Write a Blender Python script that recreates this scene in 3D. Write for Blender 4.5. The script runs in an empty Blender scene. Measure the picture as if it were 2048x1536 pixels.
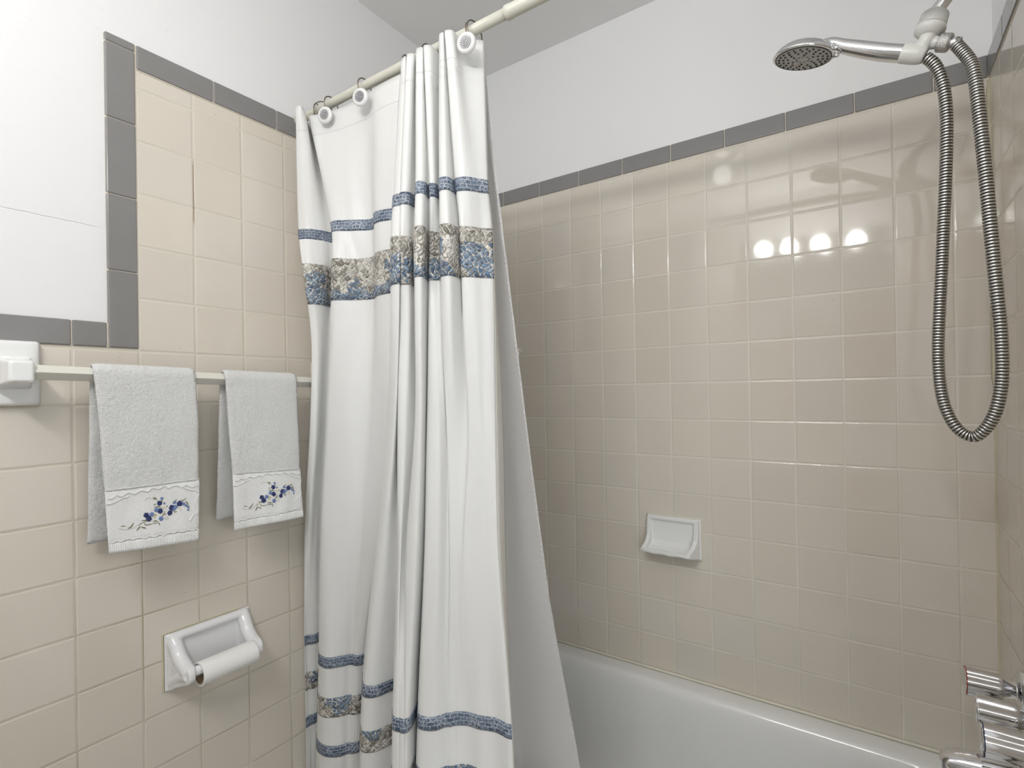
import bpy, bmesh, math, random
from mathutils import Vector, Matrix, noise
random.seed(7)
PI = math.pi
SC = bpy.context.scene
COL = SC.collection

# ------------------------------------------------------------------ helpers
def link(name, me, mat=None, parent=None, smooth=True):
    o = bpy.data.objects.new(name, me)
    COL.objects.link(o)
    if mat is not None:
        for m in (mat if isinstance(mat, (list, tuple)) else [mat]):
            me.materials.append(m)
    if parent is not None:
        o.parent = parent
        o.matrix_parent_inverse = Matrix.Translation(-parent.location)
    if smooth:
        me.polygons.foreach_set('use_smooth', [True] * len(me.polygons))
    me.update()
    return o

def mesh(name, V, F, mat=None, parent=None, smooth=True, mi=None):
    me = bpy.data.meshes.new(name)
    me.from_pydata([tuple(v) for v in V], [], F)
    o = link(name, me, mat, parent, smooth)
    if mi: me.polygons.foreach_set('material_index', mi)
    return o

def tag(o, label=None, cat=None, group=None, kind=None):
    if label: o['label'] = label
    if cat: o['category'] = cat
    if group: o['group'] = group
    if kind: o['kind'] = kind
    return o

def thing(name, loc, label, cat, group=None):
    o = bpy.data.objects.new(name, None)
    o.empty_display_size = .02
    o.location = loc
    COL.objects.link(o)
    return tag(o, label, cat, group)

class MB:
    """collects closed shapes into one mesh"""
    def __init__(s): s.V = []; s.F = []; s.M = []
    def add(s, V, F, m=0):
        n = len(s.V)
        s.V += [Vector(v) for v in V]
        s.F += [tuple(i + n for i in f) for f in F]
        s.M += [m] * len(F)
        return s
    def box(s, lo, hi, m=0):
        x0, y0, z0 = lo; x1, y1, z1 = hi
        V = [(x0,y0,z0),(x1,y0,z0),(x1,y1,z0),(x0,y1,z0),(x0,y0,z1),(x1,y0,z1),(x1,y1,z1),(x0,y1,z1)]
        F = [(0,3,2,1),(4,5,6,7),(0,1,5,4),(1,2,6,5),(2,3,7,6),(3,0,4,7)]
        return s.add(V, F, m)
    def loft(s, rings, m=0, caps=True, closed=True):
        """rings: lists of points with equal count"""
        n = len(rings[0]); V = [p for r in rings for p in r]; F = []
        for i in range(len(rings) - 1):
            for j in range(n if closed else n - 1):
                k = (j + 1) % n
                F.append((i*n + j, i*n + k, (i+1)*n + k, (i+1)*n + j))
        if caps:
            F.append(tuple(reversed(range(n)))); F.append(tuple((len(rings)-1)*n + j for j in range(n)))
        return s.add(V, F, m)
    def lathe(s, prof, origin, axis, seg=32, m=0):
        """prof: list of (dist along axis, radius)"""
        a = Vector(axis).normalized(); o = Vector(origin)
        u = a.orthogonal().normalized(); w = a.cross(u)
        rings = [[o + a*d + (u*math.cos(2*PI*j/seg) + w*math.sin(2*PI*j/seg))*max(r, 1e-5) for j in range(seg)] for d, r in prof]
        return s.loft(rings, m)
    def tube(s, pts, rad, seg=12, m=0, caps=True):
        pts = [Vector(p) for p in pts]; n = len(pts)
        T = [(pts[min(i+1, n-1)] - pts[max(i-1, 0)]).normalized() for i in range(n)]
        u = T[0].orthogonal().normalized(); rings = []
        for i in range(n):
            u = (u - T[i]*u.dot(T[i])).normalized(); w = T[i].cross(u)
            r = rad[i] if isinstance(rad, (list, tuple)) else rad
            rings.append([pts[i] + (u*math.cos(2*PI*j/seg) + w*math.sin(2*PI*j/seg))*r for j in range(seg)])
        return s.loft(rings, m, caps)
    def build(s, name, mat, parent=None, smooth=True, bevel=0, seg=3, angle=35, auto=None):
        o = mesh(name, s.V, s.F, mat, parent, smooth, s.M)
        bm = bmesh.new(); bm.from_mesh(o.data)
        bmesh.ops.recalc_face_normals(bm, faces=bm.faces); bm.to_mesh(o.data); bm.free()
        if bevel:
            md = o.modifiers.new('b', 'BEVEL'); md.width = bevel; md.segments = seg
            md.limit_method = 'ANGLE'; md.angle_limit = math.radians(angle); md.harden_normals = True
        if auto: sharp(o, auto)
        return o

def sharp(o, deg=40):
    bm = bmesh.new(); bm.from_mesh(o.data)
    for e in bm.edges:
        if len(e.link_faces) == 2 and e.calc_face_angle(0) > math.radians(deg): e.smooth = False
    bm.to_mesh(o.data); bm.free()

def bake(o):
    """apply the modifiers"""
    dg = bpy.context.evaluated_depsgraph_get(); dg.update()
    me = bpy.data.meshes.new_from_object(o.evaluated_get(dg), depsgraph=dg)
    o.modifiers.clear(); o.data = me
    return o

def ceramic(o, voxel=.0014, it=6, fac=.5):
    md = o.modifiers.new('r', 'REMESH'); md.mode = 'VOXEL'; md.voxel_size = voxel; md.use_smooth_shade = True
    md = o.modifiers.new('s', 'SMOOTH'); md.iterations = it; md.factor = fac
    mats = list(o.data.materials)
    bake(o)
    if not o.data.materials:
        for m in mats: o.data.materials.append(m)
    o.data.polygons.foreach_set('use_smooth', [True]*len(o.data.polygons))
    return o

def crom(P, t):
    """Catmull-Rom through list of Vectors, t in 0..len-1"""
    n = len(P); i = min(int(t), n - 2); f = t - i
    p0, p1, p2, p3 = P[max(i-1, 0)], P[i], P[i+1], P[min(i+2, n-1)]
    return .5*((2*p1) + (p2 - p0)*f + (2*p0 - 5*p1 + 4*p2 - p3)*f*f + (3*p1 - p0 - 3*p2 + p3)*f**3)

def smoothpath(P, step):
    P = [Vector(p) for p in P]
    out = [crom(P, k/40) for k in range((len(P)-1)*40 + 1)]
    L = [0]
    for a, b in zip(out, out[1:]): L.append(L[-1] + (b - a).length)
    n = max(2, int(L[-1]/step)); res = []; j = 0
    for k in range(n + 1):
        d = L[-1]*k/n
        while j < len(L) - 2 and L[j+1] < d: j += 1
        f = (d - L[j])/max(1e-9, L[j+1] - L[j]); res.append(out[j].lerp(out[j+1], min(1, f)))
    return res, L[-1]

# ------------------------------------------------------------------ node shorthand
class N:
    def __init__(s, name):
        s.mat = bpy.data.materials.new(name); s.mat.use_nodes = True
        s.t = s.mat.node_tree; s.t.nodes.clear()
        s.out = s.n('ShaderNodeOutputMaterial')
    def n(s, ty, **kw):
        x = s.t.nodes.new(ty)
        for k, v in kw.items(): setattr(x, k, v)
        return x
    def l(s, a, b): s.t.links.new(a, b)
    def set(s, sock, v):
        if hasattr(v, 'is_linked') or hasattr(v, 'links'): s.l(v, sock)
        else: sock.default_value = v
    def math(s, op, a, b=0., c=0.):
        x = s.n('ShaderNodeMath', operation=op)
        for k, v in enumerate((a, b, c)): s.set(x.inputs[k], v)
        return x.outputs[0]
    def vm(s, op, a, b=(0,0,0)):
        x = s.n('ShaderNodeVectorMath', operation=op)
        s.set(x.inputs[0], a); s.set(x.inputs[1], b)
        return x.outputs[0]
    def comb(s, x, y, z=0.):
        c = s.n('ShaderNodeCombineXYZ')
        for k, v in enumerate((x, y, z)): s.set(c.inputs[k], v)
        return c.outputs[0]
    def sep(s, v):
        c = s.n('ShaderNodeSeparateXYZ'); s.l(v, c.inputs[0]); return c.outputs
    def mix(s, f, a, b):
        x = s.n('ShaderNodeMix', data_type='RGBA'); s.set(x.inputs[0], f); s.set(x.inputs[6], a); s.set(x.inputs[7], b)
        return x.outputs[2]
    def rng(s, v, a, b, c=0., d=1., smooth=False):
        x = s.n('ShaderNodeMapRange'); x.interpolation_type = 'SMOOTHSTEP' if smooth else 'LINEAR'
        for k, q in enumerate((v, a, b, c, d)): s.set(x.inputs[k], q)
        return x.outputs[0]
    def noise(s, vec, scale, detail=2., rough=.5, dist=0., col=False):
        x = s.n('ShaderNodeTexNoise'); 
        if vec is not None: s.l(vec, x.inputs['Vector'])
        x.inputs['Scale'].default_value = scale; x.inputs['Detail'].default_value = detail
        x.inputs['Roughness'].default_value = rough; x.inputs['Distortion'].default_value = dist
        return x.outputs['Color' if col else 'Fac']
    def ramp(s, f, stops, const=False):
        x = s.n('ShaderNodeValToRGB'); s.l(f, x.inputs[0]); e = x.color_ramp.elements
        if const: x.color_ramp.interpolation = 'CONSTANT'
        while len(e) < len(stops): e.new(.5)
        for k, (p, c) in enumerate(stops): e[k].position = p; e[k].color = (*c, 1)
        return x.outputs[0]
    def bump(s, h, strength=1., dist=.001, normal=None):
        x = s.n('ShaderNodeBump'); s.l(h, x.inputs['Height']); x.inputs['Strength'].default_value = strength
        x.inputs['Distance'].default_value = dist
        if normal is not None: s.l(normal, x.inputs['Normal'])
        return x.outputs[0]
    def bsdf(s, color, rough=.5, metal=0., normal=None, spec=.5, sheen=0., coat=0., coat_r=.05):
        x = s.n('ShaderNodeBsdfPrincipled')
        s.set(x.inputs['Base Color'], (*color, 1) if isinstance(color, tuple) and len(color) == 3 else color)
        s.set(x.inputs['Roughness'], rough); s.set(x.inputs['Metallic'], metal)
        s.set(x.inputs['Specular IOR Level'], spec); s.set(x.inputs['Sheen Weight'], sheen)
        s.set(x.inputs['Coat Weight'], coat); s.set(x.inputs['Coat Roughness'], coat_r)
        if normal is not None: s.l(normal, x.inputs['Normal'])
        return x.outputs[0]
    def done(s, sh): s.l(sh, s.out.inputs[0]); return s.mat
    def pos(s): return s.n('ShaderNodeNewGeometry').outputs['Position']
    def nrm(s): return s.n('ShaderNodeNewGeometry').outputs['Normal']
    def uv(s): return s.n('ShaderNodeUVMap').outputs[0]

TILE_C = (.685, .632, .552)
P = .1095
def srgb(r, g, b):
    f = lambda c: (c/255/12.92) if c/255 <= .04045 else ((c/255 + .055)/1.055)**2.4
    return (f(r), f(g), f(b))

def tile_mat(name, ax, u0, z0, tcol, gcol, gw=.0013, dirt=(.33,.29,.18), dirt_amt=.3, dirt_z=(1.35,.9), tilt=.010, stain=None, rough=.055):
    m = N(name); p = m.pos(); xyz = m.sep(p); u = xyz[ax]; z = xyz[2]
    wob = m.math('MULTIPLY', m.math('SUBTRACT', m.noise(p, 9., 1.), .5), .0016)
    cu = m.math('DIVIDE', m.math('SUBTRACT', m.math('ADD', u, wob), u0), P)
    cz = m.math('DIVIDE', m.math('SUBTRACT', m.math('ADD', z, wob), z0), P)
    def edge(c):
        f = m.math('FRACT', c); return m.math('MULTIPLY', m.math('MINIMUM', f, m.math('SUBTRACT', 1., f)), P)
    eu, ez = edge(cu), edge(cz)
    d = m.math('MINIMUM', eu, ez)
    d = m.math('ADD', d, m.math('MULTIPLY', m.math('SUBTRACT', m.noise(p, 220., 2.), .5), .0007))
    grout = m.rng(d, gw*.75, gw*1.25, 1., 0.)
    cell = m.comb(m.math('FLOOR', cu), m.math('FLOOR', cz), 3.)
    wn = m.n('ShaderNodeTexWhiteNoise', noise_dimensions='3D'); m.l(cell, wn.inputs[0])
    rc = wn.outputs['Color']; rv = wn.outputs['Value']
    # glaze colour: slight shift from tile to tile
    hs = m.n('ShaderNodeHueSaturation'); hs.inputs['Color'].default_value = (*tcol, 1)
    m.l(m.rng(rv, 0, 1, .98, 1.02), hs.inputs['Value'])
    m.l(m.rng(m.sep(rc)[1], 0, 1, .90, 1.10), hs.inputs['Saturation'])
    speck = m.rng(m.noise(p, 160., 0.), .13, .10, 0., .5)
    col = m.mix(speck, hs.outputs[0], (.25, .2, .15, 1))
    dirtf = m.math('MULTIPLY', m.rng(m.noise(p, 6., 3.), .35, .7), m.rng(z, dirt_z[0], dirt_z[1], .15, 1.))
    g = m.mix(m.math('MULTIPLY', dirtf, dirt_amt), (*gcol, 1), (*dirt, 1))
    if stain:   # rust line in one upright joint
        su, sz0, sz1 = stain
        a = m.rng(m.math('ABSOLUTE', m.math('SUBTRACT', u, su)), .0028, .0018)
        b = m.math('MULTIPLY', m.rng(z, sz0, sz0 + .02), m.rng(z, sz1, sz1 - .02))
        g = m.mix(m.math('MULTIPLY', m.math('MULTIPLY', a, b), .8), g, (.26, .16, .09, 1))
    col = m.mix(grout, col, g)
    h = m.rng(d, gw*.7, gw + .0030, 0., 1., True)
    wave = m.math('MULTIPLY', m.noise(p, 26., 1.5), .10)
    fine = m.math('MULTIPLY', m.noise(p, 130., 2.), .012)
    h = m.math('ADD', m.math('ADD', h, wave), fine)
    tv = m.vm('SUBTRACT', rc, (.5, .5, .5))
    sc = m.n('ShaderNodeVectorMath', operation='SCALE'); m.l(tv, sc.inputs[0]); sc.inputs['Scale'].default_value = tilt
    nn = m.vm('NORMALIZE', m.vm('ADD', m.nrm(), sc.outputs[0]))
    nb = m.bump(h, 1., .0007, nn)
    r = m.mix(grout, (rough,)*3 + (1,), (.8, .8, .8, 1))
    bs = m.n('ShaderNodeBsdfPrincipled')
    m.l(col, bs.inputs['Base Color']); m.l(r, bs.inputs['Roughness']); m.l(nb, bs.inputs['Normal'])
    bs.inputs['Specular IOR Level'].default_value = .5
    return m.done(bs.outputs[0])

def plaster(name, col, rough=.45, crack=None, bumpd=.0006):
    m = N(name); p = m.pos(); z = m.sep(p)[2]; y = m.sep(p)[1]
    h = m.math('ADD', m.noise(p, 34., 3., .6), m.math('MULTIPLY', m.noise(p, 4., 2.), 1.4))
    if crack:
        wob = m.math('MULTIPLY', m.math('SUBTRACT', m.noise(p, 14., 4., .7), .5), .012)
        dd = m.math('ABSOLUTE', m.math('ADD', m.math('SUBTRACT', z, crack[0]), wob))
        ln = m.math('MULTIPLY', m.rng(dd, .0016, 0., 0., 1.), m.rng(y, crack[1], crack[1] - .02))
        ln2 = m.math('MULTIPLY', m.rng(m.math('ABSOLUTE', m.math('SUBTRACT', z, crack[0] - .052)), .05, .0, 0., .5, True), .8)
        h = m.math('ADD', m.math('SUBTRACT', h, m.math('MULTIPLY', ln, 2.2)), ln2)
    c = m.mix(m.rng(m.noise(p, 120., 0.), .14, .10, 0., .25), (*col, 1), (.35, .33, .3, 1))
    return m.done(m.bsdf(c, rough, normal=m.bump(h, .7, bumpd), spec=.4))

def plain(name, col, rough=.3, metal=0., nscale=0, nd=.0003, spec=.5, var=0., coat=0.):
    m = N(name); p = m.pos(); nb = None
    if nscale: nb = m.bump(m.noise(p, nscale, 3.), .5, nd)
    c = (*col, 1)
    if var: c = m.mix(m.noise(p, 30., 2.), (*[k*(1-var) for k in col], 1), (*[min(1, k*(1+var)) for k in col], 1))
    return m.done(m.bsdf(c, rough, metal, nb, spec, coat=coat))
# ------------------------------------------------------------------ materials
W = 1.4804; ZB = 1.9284; ZL = 1.8952; CEIL = 2.436; TUBZ = .401
M_tile_back = tile_mat('almond_tile_back', 0, .2111, ZB, TILE_C, (.76,.72,.65), gw=.0011, dirt_amt=.25)
M_tile_left = tile_mat('almond_tile_side', 1, -1.2038, ZL, TILE_C, (.66,.62,.52), gw=.0012, dirt=(.30,.27,.15), dirt_amt=.75, stain=(-.9848, 1.63, 1.79))
M_tile_right = tile_mat('almond_tile_end', 1, -.0001, ZB, TILE_C, (.74,.70,.62), gw=.0011, dirt_amt=.3)
M_tile_floor = tile_mat('floor_tile', 0, 0., 0., (.5,.47,.43), (.4,.37,.33))
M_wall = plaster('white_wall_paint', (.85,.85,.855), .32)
M_wall_left = plaster('white_wall_paint_dimmed', (.81,.81,.815), .42, (1.590, -1.151), .0007)  # same paint as elsewhere, colour darkened to offset the strong light here
M_ceil = plaster('ceiling_paint', (.86,.86,.855), .8)
M_grey = plain('grey_glazed_tile', (.235,.228,.226), .16, nscale=160, nd=.0001, var=.03)
M_grout = plain('cream_grout', (.66,.60,.50), .8, nscale=400, nd=.0004, var=.06)
M_caulk = plain('yellowed_caulk', (.60,.55,.40), .5, var=.12)
M_white_caulk = plain('white_caulk', (.70,.67,.56), .5, var=.08)
M_porc = plain('white_porcelain', (.82,.825,.81), .12, spec=.6)
M_cer = plain('white_glazed_ceramic', (.82,.825,.815), .10, spec=.6)
M_cer2 = plain('white_ceramic_holder', (.80,.80,.81), .08, spec=.6)
M_bar = plain('cream_plastic_bar', (.68,.665,.60), .35)
M_rod = plain('cream_painted_rod', (.62,.61,.53), .38, nscale=60, nd=.0002, var=.03)
M_chrome = plain('chrome', (.78,.78,.80), .06, 1.)
M_chrome_d = plain('brushed_hose_steel', (.62,.61,.58), .22, 1.)
M_dark = plain('dark_seam', (.03,.03,.03), .6)
M_groove = plain('hose_groove', (.05,.048,.045), .5, .6)
M_wplast = plain('white_plastic', (.76,.76,.73), .35, nscale=300, nd=.0001)
M_bronze = plain('antique_bronze_wire', (.22,.19,.15), .35, 1.)
M_gface = plain('grey_rubber_face', (.42,.42,.42), .35, .3)
M_nozzle = plain('black_nozzle', (.015,.015,.015), .5)
M_red = plain('red_ring', (.30,.04,.03), .35)
M_paper = plain('tissue_paper', (.84,.835,.81), .9, nscale=260, nd=.0012)
M_card = plain('cardboard', (.20,.13,.08), .9)
M_core = plain('cardboard_core', (.34,.25,.17), .9)
M_leaf = plain('green_thread', (.20,.20,.11), .8)
M_leafg = plain('grey_green_thread', (.36,.36,.28), .8)
M_navy = plain('navy_thread', (.022,.035,.13), .6, nscale=700, nd=.0006)
M_blue = plain('light_blue_thread', (.16,.24,.45), .6, nscale=700, nd=.0006)
M_yel = plain('yellow_thread', (.60,.50,.22), .8)
M_mirror = plain('mirror_glass', (.85,.86,.86), .01, 1.)
M_wood = plain('white_cabinet_paint', (.68,.68,.66), .4)

U_PLEAT = .62
def cloth(name, col, rough=.5, sheen=.25, transl=.18, wr=1., warm=None):
    m = N(name); uv = m.uv(); s = m.sep(uv); u, v = s[0], s[1]
    # weave + short puckers next to the sewn bands, long soft creases
    thr = m.noise(m.comb(m.math('MULTIPLY', u, 9.), m.math('MULTIPLY', v, 260.), 0.), 4., 2.)
    h = m.math('MULTIPLY', thr, .05*wr)
    long_ = m.noise(m.comb(m.math('MULTIPLY', u, 26.), m.math('MULTIPLY', v, 1.3), 2.), 1., 2.)
    h = m.math('ADD', h, m.math('MULTIPLY', long_, 2.3*wr))
    puck = m.noise(m.comb(m.math('MULTIPLY', u, 130.), m.math('MULTIPLY', v, 14.), 5.), 1., 2.)
    near = None
    for zz in (1.671, 1.645, 1.577, 1.477, .617, .590, .517, .470, .400, .375, 1.893):
        a = m.rng(m.math('ABSOLUTE', m.math('SUBTRACT', v, zz)), 0., .035, 1., 0., True)
        near = a if near is None else m.math('MAXIMUM', near, a)
    h = m.math('ADD', h, m.math('MULTIPLY', m.math('MULTIPLY', puck, near), .9*wr))
    seam = m.rng(m.math('ABSOLUTE', m.math('SUBTRACT', v, 1.893)), 0., .0018, 1., 0., True)
    h = m.math('SUBTRACT', h, m.math('MULTIPLY', seam, .6))
    crz = m.rng(m.math('ABSOLUTE', m.math('SUBTRACT', v, 1.876)), 0., .022, 1., 0., True)
    crn = m.noise(m.comb(m.math('MULTIPLY', u, 55.), m.math('MULTIPLY', v, 85.), 8.), 1., 2.)
    h = m.math('ADD', h, m.math('MULTIPLY', m.math('MULTIPLY', crn, crz), m.math('MULTIPLY', m.rng(u, U_PLEAT, U_PLEAT + .03), 3.2*wr)))
    nb = m.bump(h, .8, .0016)
    b = m.n('ShaderNodeBsdfPrincipled'); b.inputs['Base Color'].default_value = (*col, 1)
    b.inputs['Roughness'].default_value = rough; b.inputs['Sheen Weight'].default_value = sheen
    b.inputs['Specular IOR Level'].default_value = .45
    m.l(nb, b.inputs['Normal'])
    t = m.n('ShaderNodeBsdfTranslucent'); t.inputs[0].default_value = (*col, 1); m.l(nb, t.inputs['Normal'])
    mx = m.n('ShaderNodeMixShader'); mx.inputs[0].default_value = transl
    m.l(b.outputs[0], mx.inputs[1]); m.l(t.outputs[0], mx.inputs[2])
    return m.done(mx.outputs[0])

M_cloth = cloth('white_satin_cloth', (.88,.88,.865), .36)
M_liner = cloth('white_liner_cloth', (.95,.95,.955), .6, .1, .65, .5)
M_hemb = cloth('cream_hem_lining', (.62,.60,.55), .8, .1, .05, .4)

def band_mat(name, wide, seed):
    m = N(name); uv = m.uv(); s = m.sep(uv); u, v = s[0], s[1]
    base = m.comb(u, v, seed)
    warp = m.n('ShaderNodeVectorMath', operation='SCALE')
    m.l(m.vm('SUBTRACT', m.noise(base, 45., 1., col=True), (.5,.5,.5)), warp.inputs[0])
    warp.inputs['Scale'].default_value = .007 if not wide else .008
    q = m.vm('ADD', base, warp.outputs[0])
    if wide:
        # short satin stitches lying every way: two lattices of stretched cells, switched by patches
        def lat(a, sx, sy):
            sx *= .85; sy *= .85
            ro = m.n('ShaderNodeVectorRotate', rotation_type='Z_AXIS'); m.l(q, ro.inputs['Vector']); ro.inputs['Angle'].default_value = a
            mp = m.n('ShaderNodeMapping'); m.l(ro.outputs[0], mp.inputs[0]); mp.inputs['Scale'].default_value = (sx, sy, 1)
            f = m.n('ShaderNodeTexVoronoi', voronoi_dimensions='2D', feature='F1', distance='CHEBYCHEV'); f.inputs['Scale'].default_value = 1.
            e = m.n('ShaderNodeTexVoronoi', voronoi_dimensions='2D', feature='DISTANCE_TO_EDGE'); e.inputs['Scale'].default_value = 1.
            for k in (f, e): m.l(mp.outputs[0], k.inputs['Vector']); k.inputs['Randomness'].default_value = .8
            return f.outputs['Color'], e.outputs['Distance']
        c1, e1 = lat(.85, 88., 165.); c2, e2 = lat(-.75, 84., 160.)
        sw = m.rng(m.noise(base, 75., 0.), .49, .51)
        cc = m.mix(sw, c1, c2); ee = m.math('ADD', m.math('MULTIPLY', e1, m.math('SUBTRACT', 1., sw)), m.math('MULTIPLY', e2, sw))
        r = m.sep(cc)
        grey = m.ramp(r[0], [(0, srgb(112,108,100)), (.3, srgb(140,137,130)), (.55, srgb(182,178,170)), (.8, srgb(212,208,200)), (1, srgb(160,158,150))])
        blue = m.ramp(r[0], [(0, srgb(72,94,120)), (.4, srgb(98,124,152)), (.75, srgb(136,155,176)), (1, srgb(82,98,118))])
        lo = m.rng(v, wide[0], wide[1], 1., 0.)
        patch = m.math('ADD', m.math('MULTIPLY', m.noise(m.comb(m.math('MULTIPLY', u, 15.), m.math('MULTIPLY', v, 16.), seed), 1., 1.), 1.), m.math('MULTIPLY', m.math('SUBTRACT', lo, .55), .30))
        pm = m.rng(m.math('ADD', patch, m.math('MULTIPLY', m.math('SUBTRACT', r[1], .5), .08)), .53, .54)
        pale = m.rng(m.noise(m.comb(u, v, seed + 4.), 16., 0.), .55, .6)
        grey = m.mix(m.math('MULTIPLY', pale, .6), grey, (*srgb(224,220,214), 1))
        col = m.mix(pm, grey, blue)
        line = m.rng(ee, .05, .13, 1., 0.)
        dark = m.rng(ee, .12, .22, .35, 0.)
        dark = m.math('MULTIPLY', dark, m.rng(r[2], .45, .55))
        col = m.mix(dark, col, (*srgb(80,76,72), 1))
        col = m.mix(line, col, m.mix(m.rng(r[1], .3, .7), (*srgb(226,224,216), 1), (*srgb(120,112,100), 1)))
        h = m.rng(ee, .0, .3)
    else:
        b = m.n('ShaderNodeTexBrick'); m.l(q, b.inputs['Vector'])
        b.inputs['Scale'].default_value = 1.; b.inputs['Brick Width'].default_value = .0135; b.inputs['Row Height'].default_value = .0074
        b.inputs['Mortar Size'].default_value = .0007; b.inputs['Mortar Smooth'].default_value = .3; b.inputs['Bias'].default_value = 0.
        b.inputs['Color1'].default_value = (*srgb(70,86,106), 1); b.inputs['Color2'].default_value = (*srgb(118,134,152), 1)
        b.inputs['Mortar'].default_value = (*srgb(196,200,206), 1)
        st = m.noise(m.comb(m.math('MULTIPLY', u, 260.), m.math('MULTIPLY', v, 420.), seed), 1., 1.)
        col = m.mix(m.rng(st, .40, .62, 0., .5), b.outputs['Color'], (*srgb(62,74,98), 1))
        vo = m.n('ShaderNodeTexVoronoi', voronoi_dimensions='2D', feature='DISTANCE_TO_EDGE'); m.l(q, vo.inputs['Vector']); vo.inputs['Scale'].default_value = 120.
        crk = m.math('MULTIPLY', m.rng(vo.outputs['Distance'], .03, .09, 1., 0.), m.rng(m.noise(base, 30., 0.), .5, .56))
        col = m.mix(crk, col, (*srgb(190,196,204), 1))
        h = m.math('SUBTRACT', 1., b.outputs['Fac'])
    return m.done(m.bsdf(col, .5, normal=m.bump(h, 1., .0016), spec=.5))
M_band_n = band_mat('blue_brick_embroidery', None, 1.)
M_band_w = band_mat('grey_blue_mosaic_embroidery', (1.477, 1.577), 4.)
M_band_w2 = band_mat('blue_grey_mosaic_embroidery', (.527, .470), 9.)

def terry(name, col, amp=1.):
    m = N(name); p = m.pos()
    h = m.math('ADD', m.noise(p, 560., 2., .7), m.math('MULTIPLY', m.noise(p, 150., 3.), 1.1))
    c = m.mix(m.rng(m.noise(p, 480., 2.), .3, .75), (*[k*.86 for k in col], 1), (*col, 1))
    return m.done(m.bsdf(c, .95, normal=m.bump(h, 1.*amp, .0032), spec=.15, sheen=.4))
M_terry = terry('white_terry', (.90,.90,.885))
M_tband = terry('white_flat_weave', (.85,.85,.84), .12)

def emis(name, col, s):
    m = N(name); e = m.n('ShaderNodeEmission'); e.inputs[0].default_value = (*col, 1); e.inputs[1].default_value = s
    return m.done(e.outputs[0])

# ------------------------------------------------------------------ the room
XR = 2.62; YF = -2.05; YA = -.82; DX0 = 1.83; DX1 = 2.54      # room behind the alcove is wider and ends at the vanity wall
st = lambda o: tag(o, kind='structure')
def slab(name, lo, hi, mat, parent=None):
    o = MB().box(lo, hi).build(name, mat, parent, smooth=False)
    return o if parent else st(o)
floor = slab('floor', (-.1, YF - .1, -.05), (XR + .1, .12, 0), M_tile_floor)
ceiling = slab('ceiling', (-.1, YF - .1, CEIL), (XR + .1, .12, CEIL + .05), M_ceil)
G = .007   # tile thickness over the painted plaster
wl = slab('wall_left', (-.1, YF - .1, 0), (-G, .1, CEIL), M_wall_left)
wb = slab('wall_back', (-.007, G, 0), (W + .1, .1, CEIL), M_wall)
wr = slab('wall_right', (W + G, YA, 0), (XR + .1, G, CEIL), M_wall)
wo = slab('wall_right_outer', (XR, YF, 0), (XR + .1, YA, CEIL), M_wall)
wf = st(MB().box((-.007, YF - .1, 0), (DX0, YF, CEIL)).box((DX0, YF - .1, 2.03), (DX1, YF, CEIL)).box((DX1, YF - .1, 0), (XR + .1, YF, CEIL)).build('wall_front', M_wall, None, smooth=False))  # doorway gap added in this unseen wall to let the fill light in
dr = st(MB().box((DX0 - .06, YF + .0003, 0), (DX0, YF + .016, 2.09)).box((DX1, YF + .0003, 0), (DX1 + .05, YF + .016, 2.09)).box((DX0, YF + .0003, 2.03), (DX1, YF + .016, 2.09)).build('added_door_1', M_wood, None, smooth=False, bevel=.003))  # frame of the made-up doorway
# tiled faces
slab('wall_tiles', (-.0065, .0, 0), (W + .0065, G - .0002, 1.932), M_tile_back, wb)
slab('wall_tiles', (W, YA, 0), (W + G - .0002, .0, 1.932), M_tile_right, wr)
mbt = MB()
mbt.box((-G + .0002, -1.0955, 0), (0, 0, 1.932))
mbt.box((-G + .0002, YF, 0), (0, -1.0955, 1.352))
mbt.build('wall_tiles', M_tile_left, wl, smooth=False)

def border(name, segs, parent, face, edge):
    """grey bullnose pieces: segs = (a0,a1,b0,b1) in the wall plane; face/edge map to 3-D"""
    mb = MB(); gr = MB()
    for a0, a1, b0, b1 in segs:
        g = .0011
        lo, hi = face(a0 + g, b0 + g), face(a1 - g, b1 - g)
        mb.box(tuple(min(p, q) for p, q in zip(lo, hi)), tuple(max(p, q) for p, q in zip(lo, hi)))
    o = mb.build(name, M_grey, parent, bevel=.0022, seg=3)
    bake(o)
    for lo, hi in edge: gr.box(lo, hi)
    gr.build('border_grout', M_grout, parent, smooth=False)
T = .0035
# back wall run
js = [.0025] + [.1553 + .1535*k for k in range(9)]
segs = [(js[k], js[k+1], 1.930, 1.981) for k in range(len(js) - 1)] + [(js[-1], W - .002, 1.930, 1.981)]
class Face:
    def __init__(s, ax, sign, base): s.ax, s.sign, s.base = ax, sign, base
def fb(a, b): return (a, (G - .0005) if b < 1.95 else -T, b)
def mk(segs, ax, base0, base1):
    mb = MB()
    for a0, a1, b0, b1 in segs:
        g = .0011; lo = [0,0,0]; hi = [0,0,0]
        w = 1 - ax
        lo[w] = min(base0, base1); hi[w] = max(base0, base1)
        lo[ax] = a0 + g; hi[ax] = a1 - g; lo[2] = b0 + g; hi[2] = b1 - g*.3
        mb.box(lo, hi)
    return mb
def border_run(segs, ax, base0, base1, parent, groutbox):
    o = mk(segs, ax, base0, base1).build('tile_border', M_grey, parent, bevel=.0025, seg=3); bake(o)
    g = MB(); [g.box(*q) for q in groutbox]
    g.build('border_grout', M_grout, parent, smooth=False)
border_run(segs, 0, G - .001, -T, wb, [((0.003, -.0008, 1.9295), (W, G - .0005, 1.980))])
segs = [(-.003 - .1535*(k+1), -.003 - .1535*k, 1.930, 1.981) for k in range(6)]
segs[-1] = (YA + .003, segs[-1][1], 1.930, 1.981)
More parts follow.
